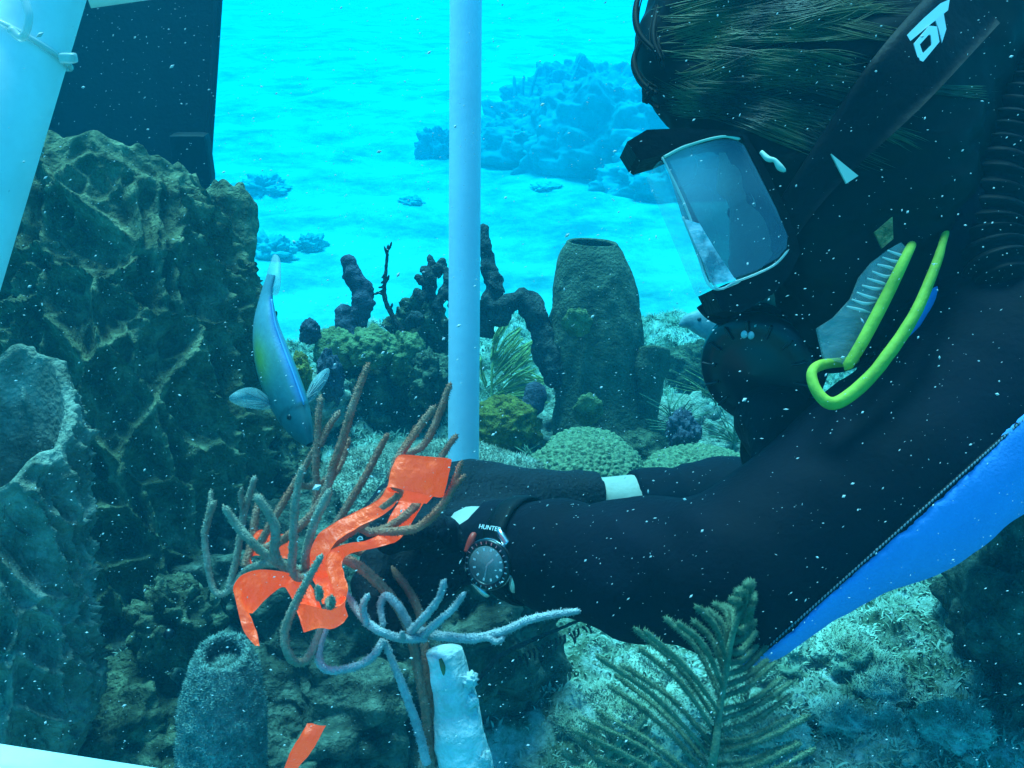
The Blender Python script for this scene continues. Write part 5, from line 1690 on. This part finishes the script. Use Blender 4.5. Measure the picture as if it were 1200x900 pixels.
if qs is not None:
    n_ = normal_at(qs, sd_sleeve); x_ = RT - n_ * (RT @ n_) - UP * .28; x_ /= np.linalg.norm(x_); y_ = np.cross(n_, x_); y_ /= np.linalg.norm(y_)
    obj('print', text_mesh('HUNTER', .0052, qs + n_ * .0078 - x_ * .008, x_, y_, 0), MT['white'], wst, False)
obj('keeper', tube([P(597, 596, .765), P(609, 598, .762), P(621, 601, .765)], [.0030, .0034, .003], 16, 8), MT['metal'], wt)
obj('strap_end', tube([P(616, 606, .752), P(612, 618, .748), P(609, 630, .747)], [.0016, .0032, .0014], 16, 8), mat('pale strap edge', (.55, .60, .62), None, rough=.5), wt)


# ------------------------------------------------------------------ drifting particles
def flakes(n, seed):
    rr = np.random.default_rng(seed)
    px = rr.uniform(-150, 1350, n); py = rr.uniform(-120, 1020, n); d_ = .26 + .62 * rr.uniform(0, 1, n) ** .7
    L_ = rr.lognormal(-7.95, .5, n); W_ = L_ * rr.uniform(.25, .7, n)
    an_ = rr.normal(.45, .5, n)
    c_ = CAM + d_[:, None] * (FW + ((px - 600) / F_PX)[:, None] * RT + ((450 - py) / F_PX)[:, None] * UP)
    x_ = np.cos(an_)[:, None] * RT + np.sin(an_)[:, None] * UP + rr.normal(0, .3, n)[:, None] * FW
    y_ = -np.sin(an_)[:, None] * RT + np.cos(an_)[:, None] * UP
    z_ = np.repeat(FW[None], n, 0)
    V_ = np.stack([c_ + x_ * L_[:, None], c_ + y_ * W_[:, None], c_ - x_ * L_[:, None], c_ - y_ * W_[:, None], c_ + z_ * W_[:, None], c_ - z_ * W_[:, None]], 1).reshape(-1, 3)
    o_ = np.arange(n)[:, None] * 6
    fs_ = [[0, 1, 5], [1, 2, 5], [2, 3, 5], [3, 0, 5], [1, 0, 4], [2, 1, 4], [3, 2, 4], [0, 3, 4]]
    return V_, np.vstack([o_ + np.array([f]) for f in fs_])


tag(obj('marine_snow', flakes(9000, 3), MT['speck'], smooth=False), 'pale specks of marine snow drifting through the water', 'particles', kind='stuff')

# ------------------------------------------------------------------ the water itself
hz = bpy.data.materials.new('sea water haze'); hz.use_nodes = True
nt = hz.node_tree
nt.nodes.remove(nt.nodes["Principled BSDF"])
pv = nt.nodes.new("ShaderNodeVolumePrincipled")
pv.inputs["Color"].default_value = (.01, .70, 1.0, 1)
pv.inputs["Density"].default_value = .046
pv.inputs["Anisotropy"].default_value = .2
va = nt.nodes.new("ShaderNodeVolumeAbsorption")        # sea water swallows red
va.inputs["Color"].default_value = (0, 1, 1, 1)
va.inputs["Density"].default_value = .40
ad = nt.nodes.new("ShaderNodeAddShader")
nt.links.new(pv.outputs[0], ad.inputs[0]); nt.links.new(va.outputs[0], ad.inputs[1])
nt.links.new(ad.outputs[0], nt.nodes["Material Output"].inputs["Volume"])
haze = obj('haze', box((0, 27, -.6), (98, 72, 4.4)), hz, smooth=False)
tag(haze, 'blue-green water haze filling the whole scene', 'water', kind='stuff')
